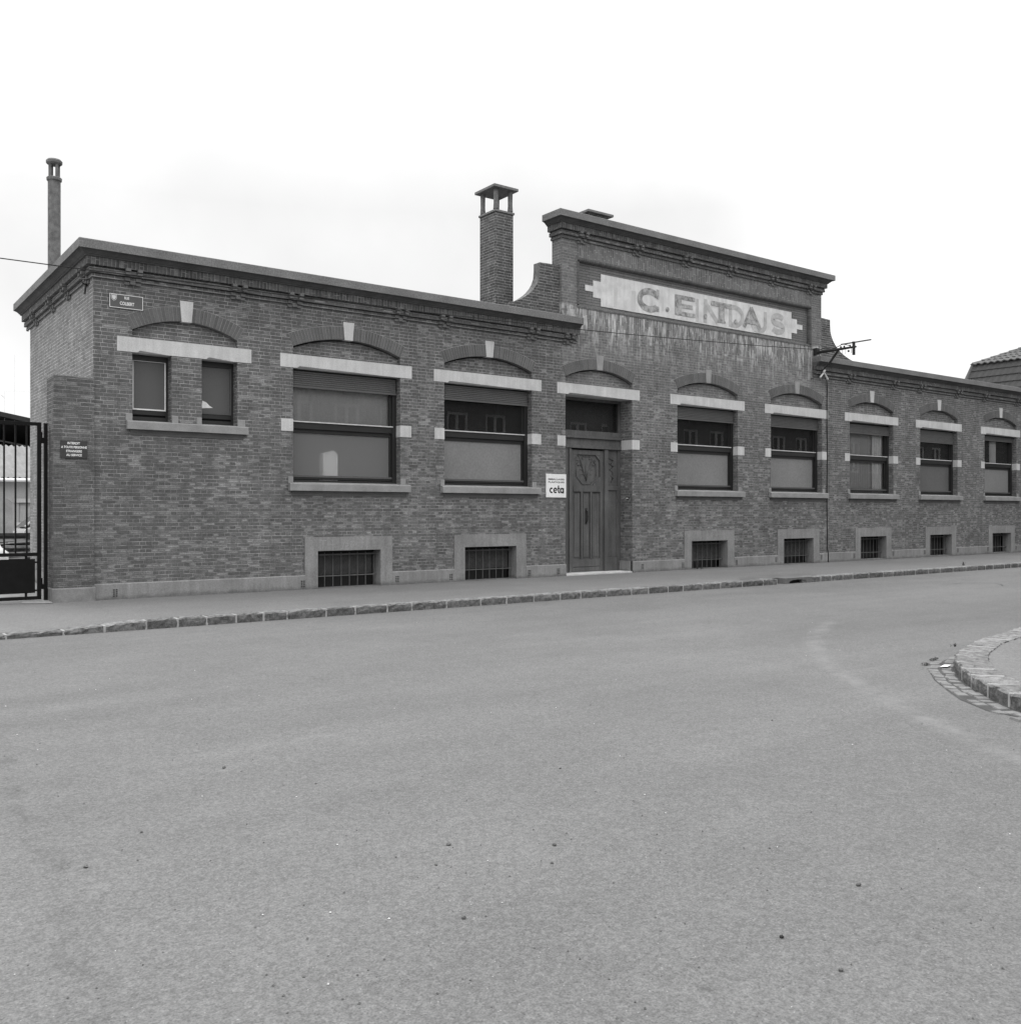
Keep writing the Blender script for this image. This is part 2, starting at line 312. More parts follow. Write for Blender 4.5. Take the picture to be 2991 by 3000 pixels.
# ------------------------------------------------------------------ mesh helpers
class MB:
    def __init__(s): s.v = []; s.f = []; s.mi = []; s.k = 0
    def add(s, vs, fs, mi=None):
        o = len(s.v); s.v += [tuple(a) for a in vs]; s.f += [tuple(i + o for i in f) for f in fs]
        s.mi += [s.k if mi is None else mi] * len(fs); return s
    def box(s, x0, x1, y0, y1, z0, z1, mi=None):
        return s.add([(x0,y0,z0),(x1,y0,z0),(x1,y1,z0),(x0,y1,z0),(x0,y0,z1),(x1,y0,z1),(x1,y1,z1),(x0,y1,z1)],
                     [(0,3,2,1),(4,5,6,7),(0,1,5,4),(1,2,6,5),(2,3,7,6),(3,0,4,7)], mi)
    def prism(s, pts, y0, y1, mi=None):      # pts (x,z) counter-clockwise seen from -Y
        n = len(pts); vs = [(x, y0, z) for x, z in pts] + [(x, y1, z) for x, z in pts]
        fs = [tuple(range(n)), tuple(range(2*n-1, n-1, -1))] + [(i, i+n, (i+1) % n + n, (i+1) % n) for i in range(n)]
        return s.add(vs, fs, mi)
    def tube(s, pts, r, seg=8, mi=None, cap=True):
        pts = [Vector(p) for p in pts]; rings = []
        for i, p in enumerate(pts):
            d = (pts[min(i+1, len(pts)-1)] - pts[max(i-1, 0)]).normalized()
            a = Vector((0, 0, 1)) if abs(d.z) < .9 else Vector((1, 0, 0))
            u = d.cross(a).normalized(); w = d.cross(u).normalized()
            rr = r[i] if isinstance(r, (list, tuple)) else r
            rings.append([p + u*math.cos(t)*rr + w*math.sin(t)*rr for t in [2*math.pi*k/seg for k in range(seg)]])
        vs = [v for ring in rings for v in ring]; fs = []
        for i in range(len(pts)-1):
            for k in range(seg):
                fs.append((i*seg+k, i*seg+(k+1) % seg, (i+1)*seg+(k+1) % seg, (i+1)*seg+k))
        if cap: fs += [tuple(range(seg-1, -1, -1)), tuple((len(pts)-1)*seg+k for k in range(seg))]
        return s.add(vs, fs, mi)
    def ball(s, c, r, sx=1, sy=1, sz=1, jit=0, seg=7, mi=None):
        vs = []; fs = []
        for i in range(1, seg):
            for k in range(seg+2):
                t = math.pi*i/seg; ph = 2*math.pi*k/(seg+2); q = r*(1+random.uniform(-jit, jit))
                vs.append((c[0]+q*sx*math.sin(t)*math.cos(ph), c[1]+q*sy*math.sin(t)*math.sin(ph), c[2]+q*sz*math.cos(t)))
        m = seg+2; vs += [(c[0], c[1], c[2]+r*sz), (c[0], c[1], c[2]-r*sz)]; a = len(vs)-2; b = a+1
        for i in range(seg-2):
            for k in range(m): fs.append((i*m+k, (i+1)*m+k, (i+1)*m+(k+1) % m, i*m+(k+1) % m))
        for k in range(m): fs.append((a, k, (k+1) % m)); fs.append((b, (seg-2)*m+(k+1) % m, (seg-2)*m+k))
        return s.add(vs, fs, mi)
    def build(s, name, mat, parent=None, bevel=0, smooth=False, label=None):
        me = bpy.data.meshes.new(name); me.from_pydata(s.v, [], s.f)
        mats = mat if isinstance(mat, (list, tuple)) else [mat]
        for m in mats: me.materials.append(MT[m] if isinstance(m, str) else m)
        me.polygons.foreach_set('material_index', s.mi)
        if smooth: me.polygons.foreach_set('use_smooth', [True]*len(me.polygons))
        me.update()
        o = bpy.data.objects.new(name, me); S.collection.objects.link(o)
        if parent:
            o.parent = parent; w = Vector((0, 0, 0)); q = parent
            while q: w += q.location; q = q.parent
            o.location = -w
        if bevel:
            b = o.modifiers.new('bevel', 'BEVEL'); b.width = bevel; b.segments = 2; b.limit_method = 'ANGLE'; b.angle_limit = R(35)
        if label: o['label'] = label
        return o

def thing(name, label, cat, loc=(0, 0, 0), group=None):
    o = bpy.data.objects.new(name, None); S.collection.objects.link(o); o.location = loc; o.empty_display_size = .2
    o['label'] = label; o['category'] = cat
    if group: o['group'] = group
    return o
def tag(o, label, cat, group=None):
    o['label'] = label; o['category'] = cat
    if group: o['group'] = group
    return o
def kind(o, k='structure'): o['kind'] = k; return o

def panel(mb, outer, holes, y, back=None, mi=None, to3=None):
    """flat wall face at y with holes cut by constrained triangulation; hole edges extruded to back"""
    vs = [Vector(p) for p in outer]; loops = [list(range(len(outer)))]
    for h in holes:
        o = len(vs); vs += [Vector(p) for p in h]; loops.append(list(range(o, o+len(h))))
    vo, eo, fo, *_ = delaunay_2d_cdt(vs, [], [loops[0]] + loops[1:], 0, 1e-6)
    def inside(p, poly):
        c = False
        for i in range(len(poly)):
            a, b = poly[i], poly[i-1]
            if (a[1] > p[1]) != (b[1] > p[1]) and p[0] < (b[0]-a[0])*(p[1]-a[1])/(b[1]-a[1])+a[0]: c = not c
        return c
    keep = []
    for f in fo:
        c = sum((vo[i] for i in f), Vector((0, 0)))/len(f)
        if inside(c, outer) and not any(inside(c, h) for h in holes): keep.append(tuple(f))
    mb.add([(v.x, y, v.y) for v in vo], keep, mi)
    if back is not None:
        for h in holes:
            n = len(h); a = sum(h[i-1][0]*h[i][1]-h[i][0]*h[i-1][1] for i in range(n))
            vv = [(p[0], y, p[1]) for p in h] + [(p[0], back, p[1]) for p in h]
            ff = [(i, (i+1) % n, (i+1) % n+n, i+n) for i in range(n)]
            if a < 0: ff = [f[::-1] for f in ff]
            mb.add(vv, ff, mi)

def strokes(mb, lines, w, y, closed=False):
    """flat painted / chalk strokes in the x,z plane; each line is [(x,z),...]"""
    k = 0
    for pts in lines:
        pts = [Vector(p) for p in pts]; L = []; Rr = []
        for i, p in enumerate(pts):
            d = (pts[min(i+1, len(pts)-1)] - pts[max(i-1, 0)]).normalized(); nn = Vector((-d.y, d.x))*w/2
            L.append(p+nn); Rr.append(p-nn)
        yy = y - k*.0003; k += 1
        mb.add([(a.x, yy, a.y) for a in Rr] + [(a.x, yy, a.y) for a in L],
               [(i, i+1, i+1+len(pts), i+len(pts)) for i in range(len(pts)-1)])
def arc(cx, cz, rx, rz, a0, a1, n=18):
    return [(cx+rx*math.cos(R(a0+(a1-a0)*i/n)), cz+rz*math.sin(R(a0+(a1-a0)*i/n))) for i in range(n+1)]

def text(name, s, x0, x1, z0, z1, y, mat, parent):
    cu = bpy.data.curves.new(name, 'FONT'); cu.body = s; cu.size = 1; cu.offset = .03
    o = bpy.data.objects.new('tmp_text', cu); S.collection.objects.link(o)
    bpy.context.view_layer.update()
    me = bpy.data.meshes.new_from_object(o.evaluated_get(bpy.context.evaluated_depsgraph_get()))
    vs = [v.co.copy() for v in me.vertices]; fs = [tuple(p.vertices) for p in me.polygons]
    bpy.data.objects.remove(o); bpy.data.curves.remove(cu); bpy.data.meshes.remove(me)
    ax, bx = min(v.x for v in vs), max(v.x for v in vs); az, bz = min(v.y for v in vs), max(v.y for v in vs)
    mb = MB(); mb.add([(x0+(v.x-ax)/(bx-ax)*(x1-x0), y, z0+(v.y-az)/(bz-az)*(z1-z0)) for v in vs], fs)
    return mb.build(name, mat, parent)

D = 18.3155; X0 = 4.12; X1 = 44.0; YB = 24.45; BL, BR = 15.12, 25.75

# ------------------------------------------------------------------ ground, road, pavement, yard
m = MB()
m.add([(-400,-400,-.135),(400,-400,-.135),(400,400,-.135),(-400,400,-.135)], [(0,1,2,3)])
kind(m.build('road', 'asphalt'))
KY = 14.45
def ktop(x): return -.065 if x < 2.85 else (0 if x > 3.95 else -.065+.065*(x-2.85)/1.1)
m = MB(); xs = [-60, -20, 0, 1, 2, 2.85, 3.2, 3.6, 3.95, 5, 8, 15, 30, 60, 120]; ys = [KY+.2, 15.2, 16, 17, 18, D+.12]
for y in ys:
    for x in xs:
        t = min(1, max(0, (y-KY-.2)/2.2)); m.v.append((x, y, ktop(x)*(1-t)-.004))
nx = len(xs)
for j in range(len(ys)-1):
    for i in range(nx-1): m.f.append((j*nx+i, j*nx+i+1, (j+1)*nx+i+1, (j+1)*nx+i)); m.mi.append(0)
kind(m.build('pavement', 'pave'))
m = MB(); m.add([(-60,D+.12,.0),(X0,D+.12,.0),(X0,70,.0),(-60,70,.0)], [(0,1,2,3)]); m.add([(X0,YB,.0),(60,YB,.0),(60,70,.0),(X0,70,.0)], [(0,1,2,3)])
kind(m.build('yard', 'yard'))
# tarmac patch over the drain
m = MB(); m.add([(17.6,14.75,.0),(20.6,14.72,.0),(20.9,15.25,.0),(19.6,15.6,.0),(18.2,15.3,.0)], [(0,1,2,3,4)])
kind(m.build('pavement_patch', plain('dark_patch', .12, .2, 2, fine=.2)))

def stone_block(m, P, T, L, wdt, z0, z1a, z1b, jit=.016, mi=0):
    """rough kerb stone at P along direction T (unit), length L, width wdt to the left of T"""
    Nn = Vector((-T.y, T.x, 0)); g = 7; vs = []
    ramp = [(0, z0, 0), (-.004, z0+(z1a-z0)*.5, 1), (0, -.018, 2), (.022, 0, 2), (wdt-.01, 0, 2), (wdt, -.02, 2)]
    for i in range(g+1):
        s_ = L*i/g; zt = z1a+(z1b-z1a)*i/g; e = .012 if i in (0, g) else 0
        for (o_, z_, k_) in ramp:
            j = lambda: random.uniform(-jit, jit)*.6
            zz = z_ if k_ == 0 else (z0+(zt-z0)*.5 if k_ == 1 else zt+z_)
            p = P + T*s_ + Nn*(o_+e+(0 if k_ == 0 else j())) ; vs.append((p.x, p.y, zz+(0 if k_ == 0 else j()*.7) - (e if k_ == 2 else 0)))
    q = len(ramp); fs = []
    for i in range(g):
        for k in range(q-1): fs.append((i*q+k, (i+1)*q+k, (i+1)*q+k+1, i*q+k+1))
    fs += [tuple(range(q)), tuple(g*q+k for k in range(q-1, -1, -1))]
    m.add(vs, fs, mi)
def kerb_run(m, pts, ztop, lens, wdt=.27, gap=.014, skip=None):
    P = [Vector((p[0], p[1], 0)) for p in pts]; seg = 0; pos = 0.0
    tot = [0.0]
    for i in range(len(P)-1): tot.append(tot[-1]+(P[i+1]-P[i]).length)
    def at(s_):
        s_ = min(max(s_, 0), tot[-1]-1e-6)
        for i in range(len(P)-1):
            if s_ < tot[i+1]: return P[i].lerp(P[i+1], (s_-tot[i])/(tot[i+1]-tot[i]))
    s_ = 0.0
    while s_ < tot[-1]-.2:
        L = random.uniform(*lens)
        if skip and skip[0] < at(s_+L*.4).x < skip[1]: s_ = s_+.12; continue
        a, b = at(s_), at(s_+L-gap); T = (b-a).normalized()
        stone_block(m, a, T, (b-a).length, wdt, -.15, ztop(a.x), ztop(b.x))
        c = at(s_+L+.002); Nn = Vector((-T.y, T.x, 0)); zt = ztop(b.x)-.006
        b0 = b + Nn*.006 - T*.008; c0 = c+Nn*.006+T*.008
        vs = [b0, c0, c0+Nn*(wdt-.03), b0+Nn*(wdt-.03)]
        m.add([(v.x, v.y, -.14) for v in vs]+[(v.x, v.y, zt) for v in vs], [(0,3,2,1),(4,5,6,7),(0,1,5,4),(1,2,6,5),(2,3,7,6),(3,0,4,7)], 1)
        s_ += L
m = MB(); kerb_run(m, [(-12, KY), (85, KY)], ktop, (.38, .78), skip=(18.75, 19.75))
kind(m.build('kerb', ['kerb', 'kerbjoint']))
# storm drain mouth in the kerb
t = thing('storm_drain', 'storm drain slab with dark arched mouth set into the far kerb', 'storm drain', (19.3, KY, -.13))
m = MB(); hole = [(19.02, -.14)] + [(19.37-.33*math.cos(R(a)), -.10+.055*math.sin(R(a))) for a in range(0, 181, 15)] + [(19.72, -.14)]
panel(m, [(18.88,-.15),(19.93,-.15),(19.93,.0),(18.88,.0)], [hole[::-1]], KY-.01, back=KY+.25)
m.add([(18.88,KY-.01,0),(19.93,KY-.01,0),(19.93,KY+.3,0),(18.88,KY+.3,0)], [(0,1,2,3)])
m.add([(18.88,KY-.01,-.15),(18.88,KY-.01,0),(18.88,KY+.3,0),(18.88,KY+.3,-.15)], [(0,1,2,3)]); m.add([(19.93,KY-.01,-.15),(19.93,KY-.01,0),(19.93,KY+.3,0),(19.93,KY+.3,-.15)], [(3,2,1,0)])
m.build('slab', 'render', t)
m = MB(); m.box(18.95, 19.85, KY+.1, KY+.24, -.134, -.02); m.build('drain_mouth', 'black', t)

# corner pavement at the right with its own kerb and gutter setts
IC = [(8.02,3.0),(8.2,3.55),(8.46,4.05),(8.75,4.39),(9.10,4.74),(9.47,5.06),(10.04,5.45),(10.6,5.73),(11.72,6.09),(12.63,6.24),(13.63,6.44),(16,6.75),(20,7.05),(28,7.3),(60,7.6)]
IC = [(7.9,-6),(7.9,1.5)] + IC
IR = IC[::-1]
m = MB(); kerb_run(m, IR, lambda x: 0.0, (.40, .56), wdt=.33, gap=.018)
kind(m.build('corner_kerb', ['kerb', 'kerbjoint']))
m = MB(); inn = []
for i, p in enumerate(IC):
    a = Vector(IC[max(i-1, 0)]); b = Vector(IC[min(i+1, len(IC)-1)]); T = (b-a).normalized(); inn.append((p[0]+T.y*.29, p[1]-T.x*.29))
vs = [Vector(p) for p in inn] + [Vector((60, -6))]
vo, eo, fo, *_ = delaunay_2d_cdt(vs, [], [list(range(len(vs)))], 1, 1e-6)
m.add([(v.x, v.y, -.012) for v in vo], [tuple(f) for f in fo]); kind(m.build('corner_pavement', 'pave'))
m = MB(); random.seed(3)
P = [Vector(p) for p in IC[2:13]]
for i in range(len(P)-1):
    n_ = max(1, int((P[i+1]-P[i]).length/.13))
    for k in range(n_):
        a = P[i].lerp(P[i+1], k/n_); b = P[i].lerp(P[i+1], (k+.86)/n_); T = (b-a).normalized(); Nn = Vector((-T.y, T.x))
        for rw in range(2):
            if rw == 1 and (i > 6 or i < 1 or random.random() < .25): continue
            if i > 8 and random.random() < .5: continue
            o0 = .02+rw*.13+random.uniform(-.012, .012); o1 = o0+random.uniform(.095, .125); z = -.135+random.uniform(.006, .016)
            q = [a+Nn*o0, b+Nn*o0, b+Nn*o1, a+Nn*o1]
            c_ = sum(q, Vector((0, 0)))/4; qt = [c_+(v-c_)*.86 for v in q]
            m.add([(v.x, v.y, -.14) for v in q]+[(v.x, v.y, z+random.uniform(-.004, .004)) for v in qt], [(4,5,6,7)[::-1],(0,1,5,4)[::-1],(1,2,6,5)[::-1],(2,3,7,6)[::-1],(3,0,4,7)[::-1]])
kind(m.build('gutter_setts', 'sett'))
m = MB(); L_ = []; R_ = []
for i in range(1, len(P)-2):
    T = (P[i+1]-P[i-1]).normalized(); Nn = Vector((-T.y, T.x)); w_ = .27 if i < 7 else .15
    if i in (1, len(P)-3): w_ = .06
    L_.append(P[i]-Nn*.02); R_.append(P[i]+Nn*(w_+random.uniform(-.03, .03)))
k = len(L_); m.add([(v.x, v.y, -.1312) for v in L_]+[(v.x, v.y, -.1312) for v in R_], [(i, i+k, i+k+1, i+1)[::-1] for i in range(k-1)])
kind(m.build('gutter_dirt', plain('gutter_dirt', .055, .4, 6, fine=.4)))
# crack in the road
m = MB(); q = [(21.8,12.15),(22.2,12.05),(22.6,12.1),(23.0,11.85),(23.1,11.5),(22.8,11.2),(22.5,11.05)]
for i in range(len(q)-1):
    a, b = Vector(q[i]), Vector(q[i+1]); Nn = Vector((-(b-a).y, (b-a).x)).normalized()*.012
    m.add([(a.x-Nn.x,a.y-Nn.y,-.131),(b.x-Nn.x,b.y-Nn.y,-.131),(b.x+Nn.x,b.y+Nn.y,-.131),(a.x+Nn.x,a.y+Nn.y,-.131)], [(0,1,2,3)])
kind(m.build('road_crack', 'black'))

# ------------------------------------------------------------------ the factory office building
B = thing('brick_factory', 'long single-storey brick factory office with arched windows, raised gable and chimneys', 'building', (X0, D, 0))
def arch_pts(xl, xr, zs, rise, n=20):
    a = (xr-xl)/2; c = (xl+xr)/2; r_ = (a*a+rise*rise)/(2*rise); zc = zs+rise-r_; th = math.asin(a/r_)
    return [(c+r_*math.sin(th-2*th*i/n), zc+r_*math.cos(th-2*th*i/n)) for i in range(n+1)], (c, zc, r_, th)   # right to left
ZS, RISE = 5.01, .255
wins = dict(A=(7.97, 10.49), B=(11.64, 14.17), C=(19.24, 21.76), D=(23.26, 25.79), E=(27.27, 29.79), F=(31.46, 33.97), G=(35.93, 38.42), H=(40.3, 42.8))
LZ0, LZ1, SZ = 4.57, 4.845, 2.19
def winhole(xl, xr, z0=SZ-.02):
    ap, _ = arch_pts(xl, xr, ZS, RISE)
    return [(xl, z0), (xr, z0)] + ap
holesL, holesB, holesR = [], [], []
holesL.append([(4.80,3.29),(5.52,3.29),(5.52,LZ0),(6.09,LZ0),(6.09,3.29),(6.80,3.29)] + arch_pts(4.80, 6.80, ZS-.02, .255)[0])
# pier between the two little windows is added back below
bas = {'A': (8.22, 10.28), 'B': (11.90, 13.97), 'C': (19.50, 21.57), 'D': (23.56, 25.61), 'E': (27.56, 29.63), 'F': (31.78, 33.83), 'G': (36.20, 38.22), 'H': (40.5, 42.6)}
allh = []
for k, (a, b) in wins.items():
    tgt = holesL if k in 'AB' else (holesR if k in 'EFGH' else holesB)
    tgt.append(winhole(a, b)); x, y = bas[k]; tgt.append([(x+.05,-.05),(y-.05,-.05),(y-.05,1.03),(x+.05,1.03)])
holesB.append([(15.23, -.05), (17.53, -.05)] + arch_pts(15.23, 17.53, ZS, .255)[0])
JB = D+.34
m = MB()
panel(m, [(X0,-.1),(15.12,-.1),(15.12,5.90),(X0,5.90)], holesL, D, JB)
panel(m, [(25.95,-.1),(X1,-.1),(X1,5.90),(25.95,5.90)], holesR, D, JB)
m.k = 1; panel(m, [(15.12,-.1),(25.95,-.1),(25.95,5.90),(25.75,5.90),(25.75,6.22),(15.12,6.22),(15.12,5.9)], holesB, D, JB)
m.add([(15.23,JB,-.05),(15.23,JB,5),(15.23,D+.54,5),(15.23,D+.54,-.05)], [(3,2,1,0)]); m.add([(17.53,JB,-.05),(17.53,JB,5),(17.53,D+.54,5),(17.53,D+.54,-.05)], [(0,1,2,3)])
m.k = 2   # gable side wall
m.add([(X0,D,-.1),(X0,D,6.2),(X0,YB,6.2),(X0,YB,-.1)], [(0,1,2,3)])
m.add([(X0,YB,-.1),(X1,YB,-.1),(X1,YB,6.2),(X0,YB,6.2)], [(3,2,1,0)]); m.add([(X1,D,-.1),(X1,D,6.2),(X1,YB,6.2),(X1,YB,-.1)], [(3,2,1,0)])
m.k = 3   # inner skin, dark rooms
for a, b in ((X0+.3, 15.0), (15.0, 26.0), (26.0, X1-.3)):
    pass
m.add([(X0+.3,D+2.6,-.1),(X1-.3,D+2.6,-.1),(X1-.3,D+2.6,6.1),(X0+.3,D+2.6,6.1)], [(0,1,2,3)])
m.add([(X0+.3,D+.1,6.1),(X1-.3,D+.1,6.1),(X1-.3,D+2.6,6.1),(X0+.3,D+2.6,6.1)], [(0,1,2,3)])
m.add([(X0+.3,D+.66,1.25),(X1-.3,D+.66,1.25),(X1-.3,D+2.6,1.25),(X0+.3,D+2.6,1.25)], [(0,1,2,3)])
for xx in (X0+.3, 7.3, 11.0, 14.9, 18.3, 22.5, 26.6, 30.6, 34.9, 39.3, X1-.3):
    m.add([(xx,JB,-.1),(xx,D+2.6,-.1),(xx,D+2.6,6.1),(xx,JB,6.1)], [(0,1,2,3)])
wall = m.build('wall', ['brick', 'bay', 'sidebrick', 'dark'], B)
# tympana: slightly recessed brick under each arch
def tymp(xl, xr, mat):
    ap, _ = arch_pts(xl-.0, xr+.0, ZS-.03, RISE); pts = [(xl-.03, LZ0+.02), (xr+.03, LZ0+.02)] + ap
    m = MB(); m.add([(x, D+.10, z) for x, z in pts], [tuple(range(len(pts)))]); m.build('arch_infill', mat, B)
tymp(4.80, 6.80, 'brick')
for k, (a, b) in wins.items(): tymp(a, b, 'bay' if k in 'CD' else 'brick')
tymp(15.23, 17.53, 'bay')

def make_arch(xl, xr, rise=RISE, zs=ZS, key='stone'):
    _, (c, zc, r_, th) = arch_pts(xl, xr, zs, rise); m = MB(); T = .27; kh = .105
    nb = int(round(2*th*r_/.066)); 
    for sgn in (-1, 1):
        t0 = kh/r_; n_ = int((th-t0)*(r_+.1)/.066)
        for i in range(n_):
            g = .0045/r_; a0 = t0+(th-t0)*i/n_+g; a1 = t0+(th-t0)*(i+1)/n_-g
            pr = D-.006-random.uniform(0, .003)
            p = [(c+sgn*(r_+dr)*math.sin(a), zc+(r_+dr)*math.cos(a)) for dr, a in ((.003, a0), (.003, a1), (T, a1), (T, a0))]
            if sgn < 0: p = p[::-1]
            p = p[::-1]
            m.prism(p, pr, D+.02, 0)
        nn = 12; inner = [(c+sgn*(r_+.004)*math.sin(t0+(th-t0)*i/nn), zc+(r_+.001)*math.cos(t0+(th-t0)*i/nn)) for i in range(nn+1)]
        outer = [(c+sgn*(r_+T+.010)*math.sin(t0+(th-t0)*i/nn), zc+(r_+T+.010)*math.cos(t0+(th-t0)*i/nn)) for i in range(nn+1)]
        vs = [(x, D-.004, z) for x, z in inner]+[(x, D-.004, z) for x, z in outer]
        m.add(vs, [(i, i+1, i+1+nn+1, i+nn+1) if sgn > 0 else (i+nn+1, i+1+nn+1, i+1, i) for i in range(nn)], 1)
    m.build('arch', ['arch', 'mortar'], B)
    m = MB(); zk = zs+rise-.008
    m.prism([(c-.095, zk), (c+.095, zk), (c+.13, 5.64), (c-.13, 5.64)], D-.012, D+.15); m.build('keystone', key, B, bevel=.004)

def make_lintel(x0, x1, spans):
    m = MB(); yf = D-.008; yb = D+.30; xs = [x0]
    segs = []
    cur = x0
    for a, b in spans:
        segs.append((cur, a+.09, 0)); segs.append((a+.09, b-.09, 1)); cur = b-.09
    segs.append((cur, x1, 0))
    for a, b, ch in segs:
        if ch:  # chamfered arris over the opening, splayed ends
            e = .05; zc = LZ0+.04
            vs = [(a,yf,LZ0),(a+e,yf,zc),(b-e,yf,zc),(b,yf,LZ0),(b,yf,LZ1),(a,yf,LZ1)]
            m.add(vs, [(0,1,2,3,4,5)])
            m.add([(a,yf,LZ0),(a+e,yf,zc),(b-e,yf,zc),(b,yf,LZ0),(b,yf+.07,LZ0),(a,yf+.07,LZ0)], [(0,5,4,3,2,1)])
            m.add([(a,yf+.07,LZ0),(b,yf+.07,LZ0),(b,yb,LZ0),(a,yb,LZ0)], [(3,2,1,0)])
        else: m.add([(a,yf,LZ0),(b,yf,LZ0),(b,yf,LZ1),(a,yf,LZ1),(a,yb,LZ0),(b,yb,LZ0)], [(0,1,2,3),(0,4,5,1)])
    m.add([(x0,yf,LZ0),(x0,yf,LZ1),(x0,D+.02,LZ1),(x0,D+.02,LZ0)], [(0,1,2,3)]); m.add([(x1,yf,LZ0),(x1,yf,LZ1),(x1,D+.02,LZ1),(x1,D+.02,LZ0)], [(3,2,1,0)])
    m.add([(x0,yf,LZ1),(x1,yf,LZ1),(x1,D+.09,LZ1),(x0,D+.09,LZ1)], [(0,1,2,3)])
    m.build('lintel', 'stone', B)

def make_sill(x0, x1, z, inner, blocks):
    m = MB(); yf = D-.10
    prof = [(yf, z-.15), (yf, z-.015), (yf+.015, z), (D+.26, z+.045), (D+.26, z-.15)]
    n = len(prof); m.add([(x0, a, b) for a, b in prof]+[(x1, a, b) for a, b in prof], [tuple(range(n)), tuple(range(2*n-1, n-1, -1))]+[(i, i+n, (i+1) % n+n, (i+1) % n) for i in range(n)])
    o = m.build('window_sill', 'sill', B); m = MB()
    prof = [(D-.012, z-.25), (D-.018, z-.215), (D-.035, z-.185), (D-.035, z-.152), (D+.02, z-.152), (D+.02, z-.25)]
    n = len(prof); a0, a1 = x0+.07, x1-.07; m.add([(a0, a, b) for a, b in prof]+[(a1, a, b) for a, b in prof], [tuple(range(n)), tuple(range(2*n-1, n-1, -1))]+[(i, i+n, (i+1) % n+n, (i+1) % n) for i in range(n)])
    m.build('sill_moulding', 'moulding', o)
    for a, b in blocks:
        mm = MB(); mm.box(a, b, D-.022, D+.15, z+.002, z+.14); mm.build('sill_block', 'sill', B, bevel=.008)

def block(x0, x1, left):
    m = MB(); m.box(x0, x1, D-.006, D+.2, 3.26, 3.515); m.build('quoin_block', 'stone', B, bevel=.003)

def make_window(xl, xr, shut, lower, upper_curtain=False, blind=False):
    fy = D+.185
    m = MB()
    m.box(xl, xl+.06, fy-.02, fy+.10, 2.2, 4.62); m.box(xr-.10, xr, fy-.01, fy+.10, 2.2, 4.62)
    m.box(xl+.06, xr-.10, fy+.0, fy+.09, 4.36, 4.62)
    m.box(xl+.06, xr-.10, fy+.005, fy+.09, 3.34, 3.475); m.box(xl+.06, xr-.10, fy+.05, fy+.10, 3.26, 3.34)
    m.box(xl+.06, xr-.10, fy-.01, fy+.09, 2.2, 2.27); m.box(xl+.06, xr-.10, fy+.02, fy+.09, 2.285, 2.33)
    m.box(xl+.06, xl+.10, fy+.035, fy+.085, 3.476, 4.359); m.box(xr-.15, xr-.10, fy+.035, fy+.085, 3.476, 4.359)
    m.box(xr-.15, xr-.10, fy+.05, fy+.085, 2.331, 3.259)
    w = m.build('window', 'frame', B, bevel=.003)
    m = MB(); m.box(xl+.055, xr-.09, fy-.02, fy+.03, 3.4755, 3.50); m.build('glazing_bead', 'frame_light', w)
    m = MB(); m.box(xl+.061, xr-.101, fy+.01, fy+.07, 2.3305, 2.37); m.build('bottom_bead', 'shutter', w)
    m = MB(); z = shut
    m.box(xl+.01, xr-.03, fy-.055, fy-.03, z, z+.045, 0)
    z += .047
    while z < 4.50:
        prof = [(fy-.045, z), (fy-.055, z+.012), (fy-.055, z+.03), (fy-.045, z+.0405)]
        m.add([(xl+.015, a, b) for a, b in prof]+[(xr-.04, a, b) for a, b in prof], [(i, i+4, i+5, i+1) for i in range(3)]); z += .0425
    m.build('roller_shutter', 'shutter', w)
    m = MB(); m.box(xl+.01, xr-.03, fy-.01, fy+.03, 4.44, 4.68); m.build('shutter_gap_shade', 'black', w)  # black strip standing in for the shade in the gap above the slats
    m = MB(); m.add([(xl+.10,fy+.06,3.47),(xr-.15,fy+.06,3.47),(xr-.15,fy+.06,4.4),(xl+.10,fy+.06,4.4)], [(0,1,2,3)]); m.build('pane', 'glass', w)
    m = MB(); m.add([(xl+.06,fy+.075,2.33),(xr-.15,fy+.075,2.33),(xr-.15,fy+.075,3.27),(xl+.06,fy+.075,3.27)], [(0,1,2,3)]); m.build('pane', lower, w)
    return w, fy
def drape(xa, xb, y, z0, z1, w, mat='curtain', amp=.025, pitch=.11, name='curtain'):
    m = MB(); n = max(6, int((xb-xa)/pitch*6)); vs = []
    for i in range(n+1):
        x = xa+(xb-xa)*i/n; yy = y+amp*math.sin((x-xa)/pitch*2*math.pi+.6*math.sin(x*7))
        vs += [(x, yy, z0), (x, yy, z1)]
    m.add(vs, [(2*i, 2*i+2, 2*i+3, 2*i+1) for i in range(n)]); return m.build(name, mat, w, smooth=True)
random.seed(11)
spec = {'A': (4.19, 'frost_clear'), 'B': (4.19, 'frost_b'), 'C': (4.19, 'frost_b'), 'D': (4.19, 'frost_b'), 'E': (4.20, 'glass'), 'F': (4.09, 'frost_a'), 'G': (4.345, 'frost_b'), 'H': (4.2, 'frost_b')}
for k, (a, b) in wins.items():
    make_arch(a, b, key='keydull' if k in 'CD' else 'stone'); make_lintel(a-.28, b+.29, [(a, b)])
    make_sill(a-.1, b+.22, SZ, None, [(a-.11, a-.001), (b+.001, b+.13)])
    block(a-.26, a+.004, True); block(b-.004, b+.28, False)
    w, fy = make_window(a, b, *spec[k])
    if k == 'A': drape(a+.07, b-.1, fy+.14, 3.35, 4.6, w, 'blind', .004)
    if k == 'E':
        drape(a+.05, b-.1, fy+.16, 2.2, 4.6, w, 'blind', .006); drape(28.99, 29.52, fy+.12, 2.2, 4.6, w, amp=.015)
    if k == 'G': drape(a+1.0, a+1.5, fy+.13, 3.36, 4.6, w); 
    if k == 'F': drape(a+.12, a+.35, fy+.14, 3.36, 4.6, w, 'blind')
    if k == 'C': drape(a+.12, a+.30, fy+.25, 3.3, 4.6, w)
